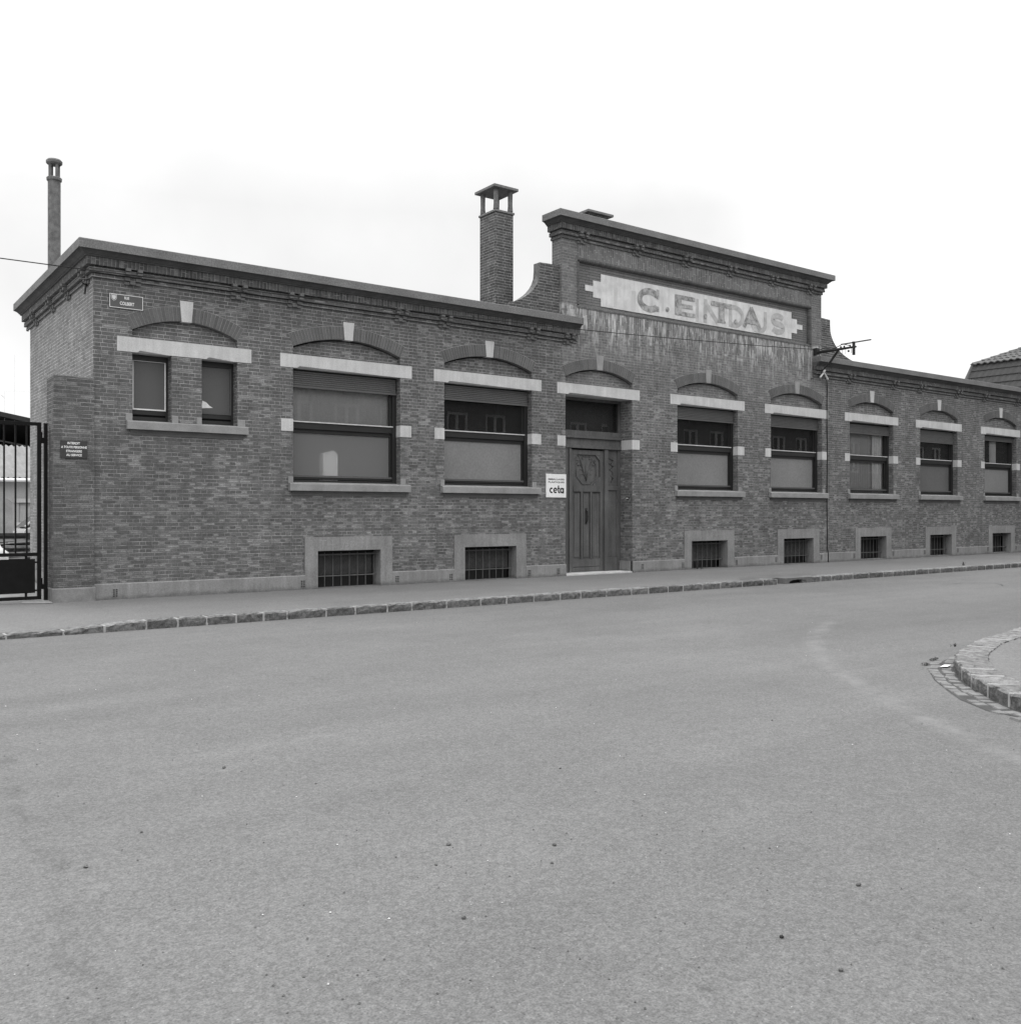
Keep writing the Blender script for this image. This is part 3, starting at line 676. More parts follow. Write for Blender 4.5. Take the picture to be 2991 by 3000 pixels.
# the double little window
make_arch(4.80, 6.80, .255, ZS-.02); make_lintel(4.53, 7.085, [(4.80, 5.52), (6.09, 6.80)])
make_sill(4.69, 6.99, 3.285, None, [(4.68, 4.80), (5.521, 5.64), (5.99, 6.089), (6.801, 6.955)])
for (a, b, light) in ((4.80, 5.52, True), (6.09, 6.80, False)):
    m = MB(); fy = D+.24
    m.box(a, a+.07, fy, fy+.06, 3.33, 4.56); m.box(b-.04, b, fy, fy+.06, 3.33, 4.56); m.box(a+.07, b-.04, fy, fy+.06, 4.46, 4.56)
    m.box(a+.07, b-.04, fy, fy+.06, 3.33, 3.40); m.box(a+.07, b-.04, fy+.01, fy+.06, 3.44, 3.53)
    w = m.build('small_window', 'frame', B, bevel=.003)
    m = MB(); bead = 'white' if light else 'shutter'
    m.box(a+.07, a+.085, fy+.0, fy+.02, 3.53, 4.46); m.box(b-.062, b-.041, fy, fy+.02, 3.53, 4.46); m.box(a+.085, b-.062, fy, fy+.02, 3.53, 3.555)
    if light: m.box(a+.085, b-.062, fy, fy+.02, 4.452, 4.459)
    m.build('glazing_bead', bead, w)
    m = MB(); m.add([(a+.08,fy+.03,3.53),(b-.05,fy+.03,3.53),(b-.05,fy+.03,4.47),(a+.08,fy+.03,4.47)], [(0,1,2,3)]); m.build('pane', 'frost_c', w)
    if not light:
        m = MB(); m.add([(a+.09,fy+.026,3.64),(a+.31,fy+.026,3.66),(a+.24,fy+.026,3.70),(a+.18,fy+.026,3.76),(a+.10,fy+.026,3.79)], [(0,1,2,3,4)]); m.build('paper_scrap', 'white', w, label='torn white paper stuck in the corner of the pane')
m = MB(); m.add([(4.5,D+.335,3.2),(7.1,D+.335,3.2),(7.1,D+.335,4.6),(4.5,D+.335,4.6)], [(0,1,2,3)]); m.build('window_backing', 'dark', B)

# basement windows
def make_basement(x0, x1, k):
    m = MB(); o0, o1, zo = x0+.29, x1-.29, .785
    yf = D-.028
    m.prism([(x0,-.06),(o0,-.06),(o0,zo),(o1,zo),(o1,-.06),(x1,-.06),(x1,1.075),(x0,1.075)], yf, D+.30)
    if k in 'EFGH': m.box(o0, o1, yf+.01, D+.3, -.05, .035)
    else: m.box(o0, o1, yf+.03, D+.3, -.05, .004)
    s_ = m.build('basement_window', 'render', B)
    m = MB(); m.box(o0-.02, o1+.02, D+.38, D+.40, -.1, .8); m.build('window_backing', 'black', s_)
    m = MB(); n = 8; gy = D+.17; fl = .245
    xs_ = [o0+.05+(o1-o0-.1)*i/(n-1)*.98 for i in range(n)]
    for x in xs_: m.box(x-.0065, x+.0065, gy-.0065, gy+.0065, .0, .74)
    m.box(o0, o1, gy-.016, gy-.009, .232, .255); m.box(o0, o1, gy-.016, gy-.009, .68, .71)
    m.build('bar_grille', 'rust', s_)
    # expanded metal screen: diamonds
    m = MB(); gy2 = D+.21; z0, z1 = .27, .70; st = .042; sz = .030
    if k in 'ABCD':
        r_ = 0; z = z0
        while z < z1:
            x = o0+.04+(r_ % 2)*st/2
            while x < o1-.10:
                for sx in (-1, 1):
                    a_ = (x, z); b_ = (x+sx*st/2, z+sz/1.0*.5)
                    m.add([(a_[0],gy2,a_[1]-.004),(b_[0],gy2,b_[1]-.004),(b_[0],gy2,b_[1]+.004),(a_[0],gy2,a_[1]+.004)], [(0,1,2,3)])
                x += st
            z += sz/2; r_ += 1
        m.build('mesh_screen', 'meshm', s_)
    return s_
bw_ = {}
for k, (a, b) in bas.items(): bw_[k] = make_basement(a, b, k)
m = MB(); yy = D-.0295
strokes(m, [[(8.56,1.0),(8.70,1.0)],[(8.63,1.0),(8.62,.83)],[(8.77,.92),(8.91,.92)],[(8.84,1.0),(8.85,.80)],[(9.03,.84),(9.07,.82),(9.13,1.0)],[(9.14,.93),(9.22,.935)],[(9.14,.88),(9.22,.885)],[(9.28,.84),(9.24,.94),(9.27,.98),(9.30,.94),(9.34,.98),(9.36,.94),(9.28,.84)]], .008, yy)
m.build('chalk_marks', 'chalk', bw_['A'])
m = MB(); strokes(m, [[(12.95,.97),(13.05,.97)],[(13.0,.97),(13.0,.86)],[(13.12,.86),(13.13,.97),(13.17,.9),(13.21,.97),(13.22,.86)],[(13.3,.97),(13.38,.86)],[(13.38,.97),(13.3,.86)],[(13.5,.86),(13.45,.94),(13.5,.96),(13.55,.94),(13.5,.86)]], .007, yy)
m.build('chalk_marks', 'chalk', bw_['B'])
m = MB(); strokes(m, [[(20.5,.9),(20.6,1.0),(20.58,.9),(20.7,.98)],[(20.75,.92),(20.8,.98),(20.82,.92),(20.88,.98)]], .007, yy); m.build('chalk_marks', 'chalk', bw_['C'])
m = MB(); strokes(m, [[(23.8,.88),(23.82,1.0)],[(23.8,.94),(23.9,.95)],[(23.9,.88),(23.92,1.0)],[(24.05,.9),(24.1,.97),(24.15,.9)],[(24.3,.9),(24.38,.97),(24.3,.99)]], .007, yy); m.build('chalk_marks', 'chalk', bw_['D'])

# plinth, with vent grilles
segs = []; cur = X0-.03
for a, b in sorted(list(bas.values())+[(15.23, 17.53)]):
    segs.append((cur, a)); cur = b
segs.append((cur, X1+.03)); PT = .295
def prof_x(m, x0, x1, prof, mi=None):
    n = len(prof); m.add([(x0, a, b) for a, b in prof]+[(x1, a, b) for a, b in prof], [tuple(range(n)), tuple(range(2*n-1, n-1, -1))]+[(i, i+n, (i+1) % n+n, (i+1) % n) for i in range(n)], mi)
def ptop(x): return PT+.012 if x > 25 else PT
for a, b in segs:
    m = MB(); prof_x(m, a, b, [(D-.035, -.08), (D-.035, ptop(a)-.02), (D-.025, ptop(a)-.004), (D+.05, ptop(a)), (D+.05, -.08)])
    if abs(a-17.53) < .01: m.box(17.495, 17.53, D+.05, D+.46, -.08, PT)
    m.build('plinth', 'render', B)
m = MB(); m.add([(X0-.031,D-.03,-.08),(X0-.031,YB,-.08),(X0-.031,YB,PT),(X0-.031,D-.03,PT)], [(3,2,1,0)])
m.build('plinth', 'render', B)
for x, zc in ((4.49,.115),(8.17,.115),(10.39,.12),(11.80,.115),(14.06,.12),(14.97,.125),(17.87,.14),(19.42,.13),(21.66,.14),(23.46,.16),(25.70,.17),(27.47,.17),(29.72,.18),(31.69,.18),(33.92,.19),(36.12,.19),(38.31,.19)):
    m = MB(); y = D-.042; m.box(x-.05, x+.05, y, D-.03, zc-.08, zc+.08, 0)
    for j in range(4):
        for i in range(2):
            cx_, cz_ = x-.024+i*.048, zc-.055+j*.037; m.add([(cx_-.017,y-.001,cz_-.012),(cx_+.017,y-.001,cz_-.012),(cx_+.017,y-.001,cz_+.012),(cx_-.017,y-.001,cz_+.012)], [(0,1,2,3)], 1)
    m.build('vent_grille', ['render', 'black'], B)

# entrance door
m = MB(); m.box(15.2, 17.56, D+.301, D+.60, 4.575, 4.7); m.build('door_soffit', 'stone', B)
m = MB(); y = D+.46; w0, w1 = 15.23, 17.53
m.box(w0, 15.70, y-.02, y+.08, .04, 3.26); m.box(16.93, 17.05, y-.05, y+.08, .04, 3.24); m.box(17.44, w1, y-.01, y+.08, .04, 3.26)
m.box(15.70, 15.78, y-.05, y+.08, .04, 3.24)
m.box(w0, w1, y-.05, y+.08, 3.26, 3.34); m.box(w0, w1, y-.01, y+.08, 3.34, 3.52); m.box(w0, w1, y-.07, y+.08, 3.52, 3.58); m.box(w0, w1, y-.03, y+.08, 3.58, 3.72)
m.box(w0, 15.40, y-.02, y+.08, 3.72, 4.6); m.box(17.45, w1, y-.02, y+.08, 3.72, 4.6); m.box(15.40, 17.45, y-.02, y+.08, 4.5, 4.6)
# fixed side leaf
m.box(17.05, 17.44, y+.0, y+.05, 2.18, 2.30); m.box(17.05, 17.44, y, y+.05, .04, .40); m.box(17.05, 17.44, y+.03, y+.06, .40, 3.26)
m.box(17.06, 17.10, y+.005, y+.04, .40, 2.18); m.box(17.40, 17.44, y+.005, y+.04, .40, 2.18)
df = m.build('door_frame', 'wood', B, bevel=.006)
m = MB(); m.add([(15.40,y+.03,3.70),(17.45,y+.03,3.70),(17.45,y+.03,4.52),(15.40,y+.03,4.52)], [(0,1,2,3)]); m.build('transom_pane', 'glass', df)
m = MB(); m.box(15.4, 17.45, y+.2, y+.22, 3.6, 4.6); m.build('transom_backing', 'dark', df)
m = MB(); y2 = y+.015; L0, L1 = 15.78, 16.93
m.box(L0, L0+.11, y2, y2+.05, .04, 3.22); m.box(L1-.11, L1, y2, y2+.05, .04, 3.22)
m.box(L0+.11, L1-.11, y2, y2+.05, 3.10, 3.22); m.box(L0+.11, L1-.11, y2-.012, y2+.05, 2.13, 2.28); m.box(L0+.11, L1-.11, y2, y2+.05, .04, .16); m.box(L0+.11, L1-.11, y2+.006, y2+.05, .17, .37)
for x in (16.15, 16.47): m.box(x, x+.06, y2-.006, y2+.05, .37, 2.13)
for a, b in ((L0+.11, 16.15), (16.21, 16.47), (16.53, L1-.11)):
    m.box(a, b, y2+.034, y2+.05, .37, 2.13); m.box(a+.035, b-.035, y2+.018, y2+.034, .42, 2.08)
c = (L0+L1)/2
m.box(L0+.11, L1-.11, y2+.04, y2+.052, 2.28, 3.10)
for sx in (-1, 1):
    m.prism([(c+sx*.465*1, 2.28), (c+sx*.20, 2.28), (c+sx*.465, 2.53)][::sx], y2-.002, y2+.04)
    m.prism([(c+sx*.465, 3.10), (c+sx*.30, 3.10), (c+sx*.465, 2.95)][::-sx], y2+.006, y2+.04)
dr = m.build('door', 'wood', B, bevel=.005)
# carved fountain of palm fronds in an octagonal frame
m = MB(); yc = y2+.036
for a in range(0, 360, 45):
    t0, t1 = R(a+22.5), R(a+67.5); m.tube([(c+.37*math.cos(t0), yc-.006, 2.69+.39*math.sin(t0)), (c+.37*math.cos(t1), yc-.006, 2.69+.39*math.sin(t1))], .006, 6)
for sx in (-1, 1):
    for k in range(5):
        e = .13+.05*k; h = .10+.085*k; pts = [(c+sx*(.02+e*t_*1.15), yc-.008, 2.50+h*math.sin(t_*2.2)+.05*k*t_) for t_ in [i/7 for i in range(8)]]
        m.tube(pts, [.011-.0008*i for i in range(8)], 6)
    m.ball((c+sx*.27, yc-.01, 2.83), .024); m.ball((c+sx*.12, yc-.01, 3.0), .02)
m.tube([(c, yc-.01, 2.42), (c, yc-.012, 2.62), (c, yc-.01, 2.9)], [.02, .025, .01], 6)
m.build('carved_panel', 'wood', dr, smooth=True)
m = MB()
for k in range(4): m.tube([(17.2+.05*math.sin(k*2.1), y+.022, 2.40+.16*k), (17.28, y+.018, 2.5+.16*k), (17.2-.03*k % .1, y+.022, 2.6+.15*k)], .012, 6)
m.build('carved_panel', 'wood', df, smooth=True)
m = MB(); m.tube([(16.34,y2+.03,1.66),(16.34,y2-.035,1.62),(16.34,y2-.055,1.49),(16.34,y2-.035,1.36),(16.34,y2+.03,1.32)], .017, 8); m.box(16.31,16.37,y2+.008,y2+.02,1.28,1.70); m.build('door_handle', 'iron', dr, smooth=False)
m = MB(); m.box(15.235, 17.49, D-.04, D+.52, -.03, .035); m.build('doorstep', 'stone', B, bevel=.006)
m = MB(); m.box(17.5, 17.528, D+.12, D+.2, 1.93, 2.0); m.build('doorbell', 'black', B)
m = MB()
for yb in (D+.14, D+.18): m.box(17.488, 17.502, yb-.012, yb+.012, 1.95, 1.98)
m.build('bell_button', 'white', B)
make_arch(15.23, 17.53, key='keydull'); make_lintel(14.96, 17.80, [(15.23, 17.53)])
block(14.97, 15.234, True)
m = MB(); m.box(17.526, 17.80, D-.006, D+.42, 3.26, 3.515); m.build('quoin_block', 'stone', B, bevel=.003)

# cornices -----------------------------------------------------------
CP = [(.0, 5.86), (.034, 5.865), (.034, 5.928), (.0, 5.932), (.0, 5.945), (.082, 5.95), (.082, 6.0), (.072, 6.005), (.072, 6.012), (.082, 6.017), (.082, 6.04), (.04, 6.045), (.04, 6.062), (.132, 6.068), (.132, 6.21), (.165, 6.212), (.165, 6.232), (.185, 6.24), (.205, 6.262), (.235, 6.285), (.27, 6.296), (.27, 6.302), (.305, 6.304), (.305, 6.462), (.295, 6.472)]
def cornice(path, dz, close_y, parts, miters):
    """sweep the profile along a plan polyline. path: corner points on the wall face; miters: outward unit offsets per point"""
    prof = [(o, z+dz) for o, z in CP]
    for name, mat, a, b in parts:
        m = MB(); pr = prof[a:b+1]; n = len(pr); vs = []
        for (px, py), (mx_, my_) in zip(path, miters): vs += [(px+mx_*o, py+my_*o, z) for o, z in pr]
        fs = [(j*n+i, (j+1)*n+i, (j+1)*n+i+1, j*n+i+1) for j in range(len(path)-1) for i in range(n-1)]
        # end caps back to the wall
        m.add(vs, fs)
        for j in (0, len(path)-1):
            mx_, my_ = miters[j]; base = [(path[j][0]+mx_*o, path[j][1]+my_*o, z) for o, z in pr]
            base += [(path[j][0]-mx_*.02, path[j][1]-my_*.02, pr[-1][1]), (path[j][0]-mx_*.02, path[j][1]-my_*.02, pr[0][1])]
            m.add(base, [tuple(range(len(base)))] if j == 0 else [tuple(range(len(base)))[::-1]])
        m.build(name, mat, B)
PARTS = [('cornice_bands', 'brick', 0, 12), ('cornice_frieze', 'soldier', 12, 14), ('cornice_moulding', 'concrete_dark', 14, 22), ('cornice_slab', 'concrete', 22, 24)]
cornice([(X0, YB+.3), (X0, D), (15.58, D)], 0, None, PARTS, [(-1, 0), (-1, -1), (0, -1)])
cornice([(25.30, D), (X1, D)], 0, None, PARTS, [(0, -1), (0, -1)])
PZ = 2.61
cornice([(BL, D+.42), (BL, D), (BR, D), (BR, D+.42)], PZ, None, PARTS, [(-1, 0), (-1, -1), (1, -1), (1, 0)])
# slab tops (flat lids) and roofs
m = MB()
m.box(X0-.29, 15.55, D-.29, D+.45, 6.40, 6.468); m.box(25.33, X1, D-.29, D+.45, 6.40, 6.468); m.box(X0-.29, X0+.45, D+.45, YB+.3, 6.40, 6.468)
m.box(BL-.29, BR+.29, D-.29, D+.42, 6.41+PZ, 6.467+PZ)
m.build('cornice_top', 'concrete', B)
m = MB(); m.box(X0+.3, X1-.1, D+.40, YB, 6.18, 6.30); m.build('roof', 'roof', B)
random.seed(5)
def bracket(x, dz=0, side=False):
    m = MB()
    def bx(dx, hw, out, z0, z1):
        if side: m.box(X0-out, X0+.01, x+dx-hw, x+dx+hw, z0+dz, z1+dz)
        else: m.box(x+dx-hw, x+dx+hw, D-out, D+.01, z0+dz, z1+dz)
    for sx in (-1, 1):
        bx(sx*.105, .045, .175, 6.020, 6.078); bx(sx*.105, .045, .150, 5.955, 6.010); bx(sx*.10, .048, .062, 5.868, 5.93)
    bx(0, .05, .098, 5.975, 6.04); bx(0, .05, .05, 5.81, 5.862); bx(-.10, .046, .03, 5.80, 5.855); bx(.10, .046, .03, 5.80, 5.855)
    m.build('cornice_bracket', 'bracket', B, bevel=.004)
for x in (4.80, 6.80, 7.99, 10.48, 11.62, 14.15, 15.28): bracket(x)
for x in (27.22, 29.75, 31.43, 33.9, 35.88, 38.4, 40.3): bracket(x)
for x in (15.74, 17.67, 19.54, 21.39, 23.28, 25.13): bracket(x, PZ)
for x in (.40, 1.95, 3.40, 5.2): bracket(D+x, 0, True)

# raised gable front with recessed sign panel
GT = 5.87+PZ; m = MB(); RX0, RX1, RZ0, RZ1 = 15.71, 25.15, 6.85, 7.97
m.k = 1; m.add([(15.62,D,6.22),(25.24,D,6.22),(25.24,D,6.78),(15.62,D,6.78)], [(0,1,2,3)])
m.add([(15.62,D,8.06),(25.24,D,8.06),(25.24,D,GT),(15.62,D,GT)], [(0,1,2,3)])
m.k = 0
m.add([(BL,D,6.22),(15.62,D,6.22),(15.62,D,GT),(BL,D,GT)], [(0,1,2,3)]); m.add([(25.24,D,6.22),(BR,D,6.22),(BR,D,GT),(25.24,D,GT)], [(0,1,2,3)])
YG = D+.40
m.add([(BL,D,5.9),(BL,D,GT),(BL,YG,GT),(BL,YG,5.9)], [(0,1,2,3)]); m.add([(BR,D,5.9),(BR,D,GT),(BR,YG,GT),(BR,YG,5.9)], [(3,2,1,0)])
m.add([(BL,YG,5.9),(BR,YG,5.9),(BR,YG,GT),(BL,YG,GT)], [(3,2,1,0)])
m.k = 2; m.add([(RX0-.1,D+.10,RZ0-.1),(RX1+.1,D+.10,RZ0-.1),(RX1+.1,D+.10,RZ1+.1),(RX0-.1,D+.10,RZ1+.1)], [(0,1,2,3)])
m.build('gable_wall', ['bay', 'soldierbay', 'panelbrick'], B)
# bullnose brick border of the recess
m = MB(); 
def bull(x0, x1, z0, z1, vert, n):
    for i in range(n):
        a = i/n; b = (i+.9)/n
        q = [(D-.012, 0.0), (D-.012, .45), (D+.004, .72), (D+.04, .92), (D+.10, 1.0), (D+.10, 0.0)]
        if vert: u0, u1 = z0+(z1-z0)*a, z0+(z1-z0)*b
        else: u0, u1 = x0+(x1-x0)*a, x0+(x1-x0)*b
        vs = []
        for u in (u0, u1):
            for yy_, t_ in q:
                vs.append(((x0+(x1-x0)*t_), yy_, u) if vert else (u, yy_, z0+(z1-z0)*t_))
        k = len(q); m.add(vs, [tuple(range(k)), tuple(range(2*k-1, k-1, -1))]+[(j, j+k, (j+1) % k+k, (j+1) % k) for j in range(k)])
bull(15.62, 25.24, 8.06, 7.96, False, 130); bull(15.62, 25.24, 6.78, 6.87, False, 130)
bull(15.62, 15.72, 6.87, 7.96, True, 15); bull(25.24, 25.14, 6.87, 7.96, True, 15)
m.build('recess_border', 'arch', B)
c = 20.43; st = [(3.93, 6.94, 7.775), (4.20, 7.14, 7.575), (4.47, 7.28, 7.43)]
pts = [(c+3.93,6.94),(c+3.93,7.14),(c+4.2,7.14),(c+4.2,7.28),(c+4.47,7.28),(c+4.47,7.43),(c+4.2,7.43),(c+4.2,7.575),(c+3.93,7.575),(c+3.93,7.775)]
pts = pts + [(2*c-x, z) for x, z in pts[::-1]]
m = MB(); SY = D+.085; panel(m, pts, [], SY)
n = len(pts); m.add([(x, SY, z) for x, z in pts]+[(x, D+.11, z) for x, z in pts], [(i, i+n, (i+1) % n+n, (i+1) % n) for i in range(n)])
sp = m.build('sign_panel', plain('painted_panel', .58, .18, 3.5, fine=.14, streak=.10), B, label='pale stepped panel with faded painted capitals')
# ghost letters of the older name, then the darker capitals
y = SY-.001
def letter(name, mat, lines, w_, yy_):
    m = MB(); strokes(m, lines, w_, yy_); return m
def put(name, mat, *ss):
    m = MB()
    for lines, w_, yy_ in ss: strokes(m, lines, w_, yy_)
    m.build(name, mat, sp)
put('ghost_letter', 'ghost2', ([[(17.0,6.98),(17.02,7.5)]], .12, y))
put('ghost_letter', 'ghost2', ([[(17.66,7.0),(17.66,7.5)]], .16, y-.0004))
y = SY-.002
put('ghost_letter', 'ghost2', ([[(18.75,7.1),(18.75,7.5)]], .1, y-.0002))
put('ghost_letter', 'ghost', ([[(20.13,6.98),(20.13,7.62)]], .11, y-.0003))
put('ghost_letter', 'ghost', ([[(20.45,6.98),(20.47,7.66)],[(20.43,7.58),(20.98,7.04)]], .15, y-.001))
put('ghost_letter', 'ghost', ([[(21.53,7.0),(21.53,7.62)],[(21.46,7.07)]+arc(21.72,7.32,.34,.26,-90,90)+[(21.46,7.58)]], .14, y-.002))
put('ghost_letter', 'ghost', ([[(22.45,7.62)]+arc(22.80,7.22,.30,.2,180,360)+[(23.10,7.62)]], .15, y-.003))
y = SY-.0065
def S_shape(cx_, z0, z1, w_):
    h = (z1-z0)/2; return arc(cx_, z0+h*1.5, w_/2, h/2, 20, 270, 16)[:-1] + arc(cx_, z0+h*.5, w_/2, h/2, 90, -160, 16)
put('ghost_letter', 'ghost', ([S_shape(23.70, 7.09, 7.57, .50)], .17, y))
put('painted_letter', 'letter', ([arc(18.25,7.33,.37,.24,42,318,30)], .17, y-.001), ([[(18.56,7.40),(18.56,7.66)],[(18.56,7.06),(18.56,7.20)]], .10, y-.003))
put('painted_letter', 'letter', ([[(19.36,7.07),(19.36,7.63)]], .26, y-.004), ([[(19.3,7.575),(20.03,7.575)],[(19.3,7.345),(19.93,7.345)],[(19.3,7.125),(20.04,7.125)]], .11, y-.005))
put('painted_letter', 'letter', ([[(20.70,7.58),(21.58,7.58)]], .13, y-.006), ([[(21.14,7.6),(21.14,7.07)]], .24, y-.008), ([[(20.97,7.09),(21.31,7.09)]], .05, y-.0095))
put('painted_letter', 'letter', ([[(22.13,7.07),(22.46,7.66)],[(22.44,7.66),(22.86,7.05)],[(22.24,7.25),(22.72,7.25)]], .14, y-.009))
for x in (18.93, 20.46, 21.75):
    m = MB(); m.add([(x+.065*math.cos(R(a)), y-.011, 7.17+.065*math.sin(R(a))) for a in range(0, 360, 20)], [tuple(range(18))]); m.build('painted_dot', 'letter', sp)

# curved shoulder walls beside the gable
def shoulder(fn):
    pr = [(15.12,6.3),(15.12,7.80),(14.50,7.78),(14.50,7.62),(14.48,7.40),(14.42,7.25),(14.34,7.13),(14.25,7.03),(14.16,6.95),(14.04,6.87),(13.91,6.79),(13.70,6.70),(13.45,6.62),(13.15,6.55),(12.8,6.45),(12.8,6.3)]
    pr = [fn(p) for p in pr]; m = MB(); n = len(pr); a, b = D+.11, D+.36
    f = tuple(range(n)); 
    vs = [(x, a, z) for x, z in pr]+[(x, b, z) for x, z in pr]
    m.add(vs, [f, tuple(range(2*n-1, n-1, -1))], 0)
    m.add(vs, [(i, (i+1) % n, (i+1) % n+n, i+n) for i in range(n)], 1)
    m.build('shoulder_wall', ['chim', 'pipe'], B)
shoulder(lambda p: p); shoulder(lambda p: (2*20.435-p[0], p[1]))

# chimneys on the roof
cx0, cx1, cy0, cy1 = 13.93, 14.49, D+1.2, D+1.89
m = MB(); m.box(cx0, cx1, cy0, cy1, 6.2, 9.21); ch = m.build('chimney', 'chim', B)
m = MB(); m.box(cx0-.03, cx1+.03, cy0-.03, cy1+.03, 9.212, 9.27)
for x in (cx0+.06, cx1-.06):
    for y in (cy0+.06, cy1-.06): m.box(x-.05, x+.05, y-.05, y+.05, 9.271, 9.31)
m.build('chimney_crown', 'concrete', ch, bevel=.01)
for x in (cx0+.055, cx1-.055):
    for y in (cy0+.055, cy1-.055):
        m = MB(); m.tube([(x, y, 9.30), (x, y, 9.45), (x, y, 9.83)], [.072, .06, .066], 8); m.build('cap_post', 'pipe', ch)
m = MB(); m.box(cx0-.10, cx1+.10, cy0-.10, cy1+.10, 9.81, 9.88); m.build('chimney_cap', 'concrete', ch, bevel=.008)
m = MB(); m.box(16.9, 17.55, D+1.0, D+1.5, 6.2, 9.68); c2 = m.build('chimney', 'chim', B); m = MB(); m.box(16.78, 17.70, D+.9, D+1.6, 9.68, 9.745); m.build('chimney_cap', 'concrete', c2, bevel=.006)
# flue pipe at the back left
m = MB(); px, py = 4.56, 24.05; rr = .138
m.tube([(px,py,6.2),(px,py,9.29)], rr, 20); m.tube([(px,py,9.29),(px,py,9.31),(px,py,9.365),(px,py,9.38)], [rr+.005, rr+.025, rr+.03, rr+.015], 20)
fl = m.build('flue_pipe', 'pipe', B, smooth=False)
m = MB()
for a in range(20, 380, 90): m.box(px+.105*math.cos(R(a))-.028, px+.105*math.cos(R(a))+.028, py+.105*math.sin(R(a))-.028, py+.105*math.sin(R(a))+.028, 9.37, 9.70)
m.tube([(px,py,9.68),(px,py,9.71),(px,py,9.76),(px,py,9.795),(px,py,9.80)], [.14,.175,.178,.15,.06], 20); m.build('pipe_cowl', 'pipe', fl)

# ------------------------------------------------------------------ signs on the walls
t = thing('street_sign', 'dark enamel street sign with white border reading RUE COLBERT', 'street sign', (4.69, D, 5.35))
m = MB(); sx0, sx1, sz0, sz1, sy = 4.39, 4.99, 5.352, 5.612, D-.022
m.box(sx0, sx1, sy, D-.004, sz0, sz1); m.build('plate', 'enamel', t, bevel=.003)
m = MB(); y = sy-.002; b = .010
m.box(sx0+.004, sx1-.004, y, sy-.0004, sz1-b-.004, sz1-.004); m.box(sx0+.004, sx1-.004, y, sy-.0004, sz0+.004, sz0+b+.004)
m.box(sx0+.004, sx0+.004+b, y, sy-.0004, sz0+b+.004, sz1-b-.004); m.box(sx1-.004-b, sx1-.004, y, sy-.0004, sz0+b+.004, sz1-b-.004); m.build('border', 'white', t)
text('lettering', 'RUE', 4.655, 4.74, 5.525, 5.575, y, 'white', t); text('lettering', 'COLBERT', 4.575, 4.83, 5.415, 5.478, y, 'white', t)
def shield(s_, yy_, mat): 
    m = MB(); cx_, cz_ = 4.472, 5.54
    p = [(-.04,.045),(-.04,-.005),(-.03,-.03),(0,-.05),(.03,-.03),(.04,-.005),(.04,.045)]
    m.add([(cx_+a*s_, yy_, cz_+b_*s_) for a, b_ in p], [tuple(range(7))]); m.build('crest', mat, t)
shield(1.25, y, 'white'); shield(1.1, y-.0005, 'enamel'); shield(.85, y-.001, 'porcelain')

t = thing('warning_sign', 'small dark plate with four white lines beginning INTERDIT on the brick gate pier', 'sign', (3.78, D-.05, 2.56))
m = MB(); sy = D-.068; m.box(3.56, 4.005, sy, D-.052, 2.56, 2.872); m.build('plate', 'signdark', t, bevel=.002)
for s_, x0, x1, z in (('INTERDIT', 3.675, 3.885, 2.808), ('A TOUTE PERSONNE', 3.572, 3.998, 2.737), ('ETRANGERE', 3.655, 3.915, 2.666), ('AU SERVICE', 3.655, 3.915, 2.597)):
    text('lettering', s_, x0, x1, z, z+.042, sy-.001, 'white', t)
m = MB()
for x in (3.575, 3.99):
    for z in (2.575, 2.857): m.ball((x, sy, z), .006, seg=5)
m.build('screws', 'iron', t)

t = thing('company_sign', 'square white sign reading EMBALLAGES PLASTIQUES ceta beside the front door', 'sign', (14.92, D, 1.96))
m = MB(); sy = D-.022; m.box(14.60, 15.235, sy, D-.002, 1.962, 2.545); m.build('plate', 'white', t, bevel=.002)
text('lettering', 'EMBALLAGES', 14.66, 15.175, 2.392, 2.435, sy-.001, 'black', t); text('lettering', 'PLASTIQUES', 14.66, 15.175, 2.315, 2.36, sy-.001, 'black', t)
m = MB(); y = sy-.001; w_ = .038; q = .047; zc = 2.137
strokes(m, [arc(14.765,zc,q,q+.005,50,310)], w_, y)
strokes(m, [[(14.852,zc+.0),(14.93,zc+.0)]], .02, y-.0012); strokes(m, [arc(14.885,zc,q,q+.005,0,315)], w_, y-.001)
strokes(m, [[(14.985,2.26)]+[(14.985,zc-.02)]+arc(15.02,zc-.02,.035,.032,180,290,8)], w_, y-.002); strokes(m, [[(14.95,zc+.05),(15.035,zc+.05)]], .028, y-.0025)
strokes(m, [arc(15.095,zc,q,q+.005,0,360)], w_, y-.003); strokes(m, [[(15.142,zc+.06),(15.142,zc-.07)]], w_, y-.004)
m.build('logo', 'black', t)

# ------------------------------------------------------------------ cables and bracket
pts = [(25.1,D-.42,6.62),(22.5,D-.41,6.46),(19.03,D-.4,6.29),(17,D-.4,6.20),(15.24,D-.4,6.13),(11,D-.4,6.005),(8,D-.4,5.945),(4.86,D-.4,5.906),(4.04,D-.4,5.884),(2.56,D-.4,5.87),(0,D-.4,5.86),(-8,D-.4,5.95)]
m = MB(); m.tube(pts, .0095, 6); tag(m.build('overhead_cable', 'insul'), 'thin dark overhead cable strung along the whole facade below the cornice', 'cable')
m = MB(); q = [(25.75,D-.1,5.98),(25.95,D-.06,5.75),(26.03,D-.02,5.6)]+[(26.03+.012*math.sin(z*2.3),D-.02,z) for z in [5.2,4.6,4,3.4,2.8,2.2,1.6,1.0,.45]]+[(26.05,D-.05,.3),(26.05,D-.05,.0)]
m.tube(q, .014, 6); tag(m.build('wall_cable', 'insul'), 'black cable running straight down the brick wall to the pavement', 'cable')
t = thing('cable_bracket', 'rusty cable bracket with strut and perforated arm projecting over the cornice', 'cable bracket', (25.4, D, 6.5))
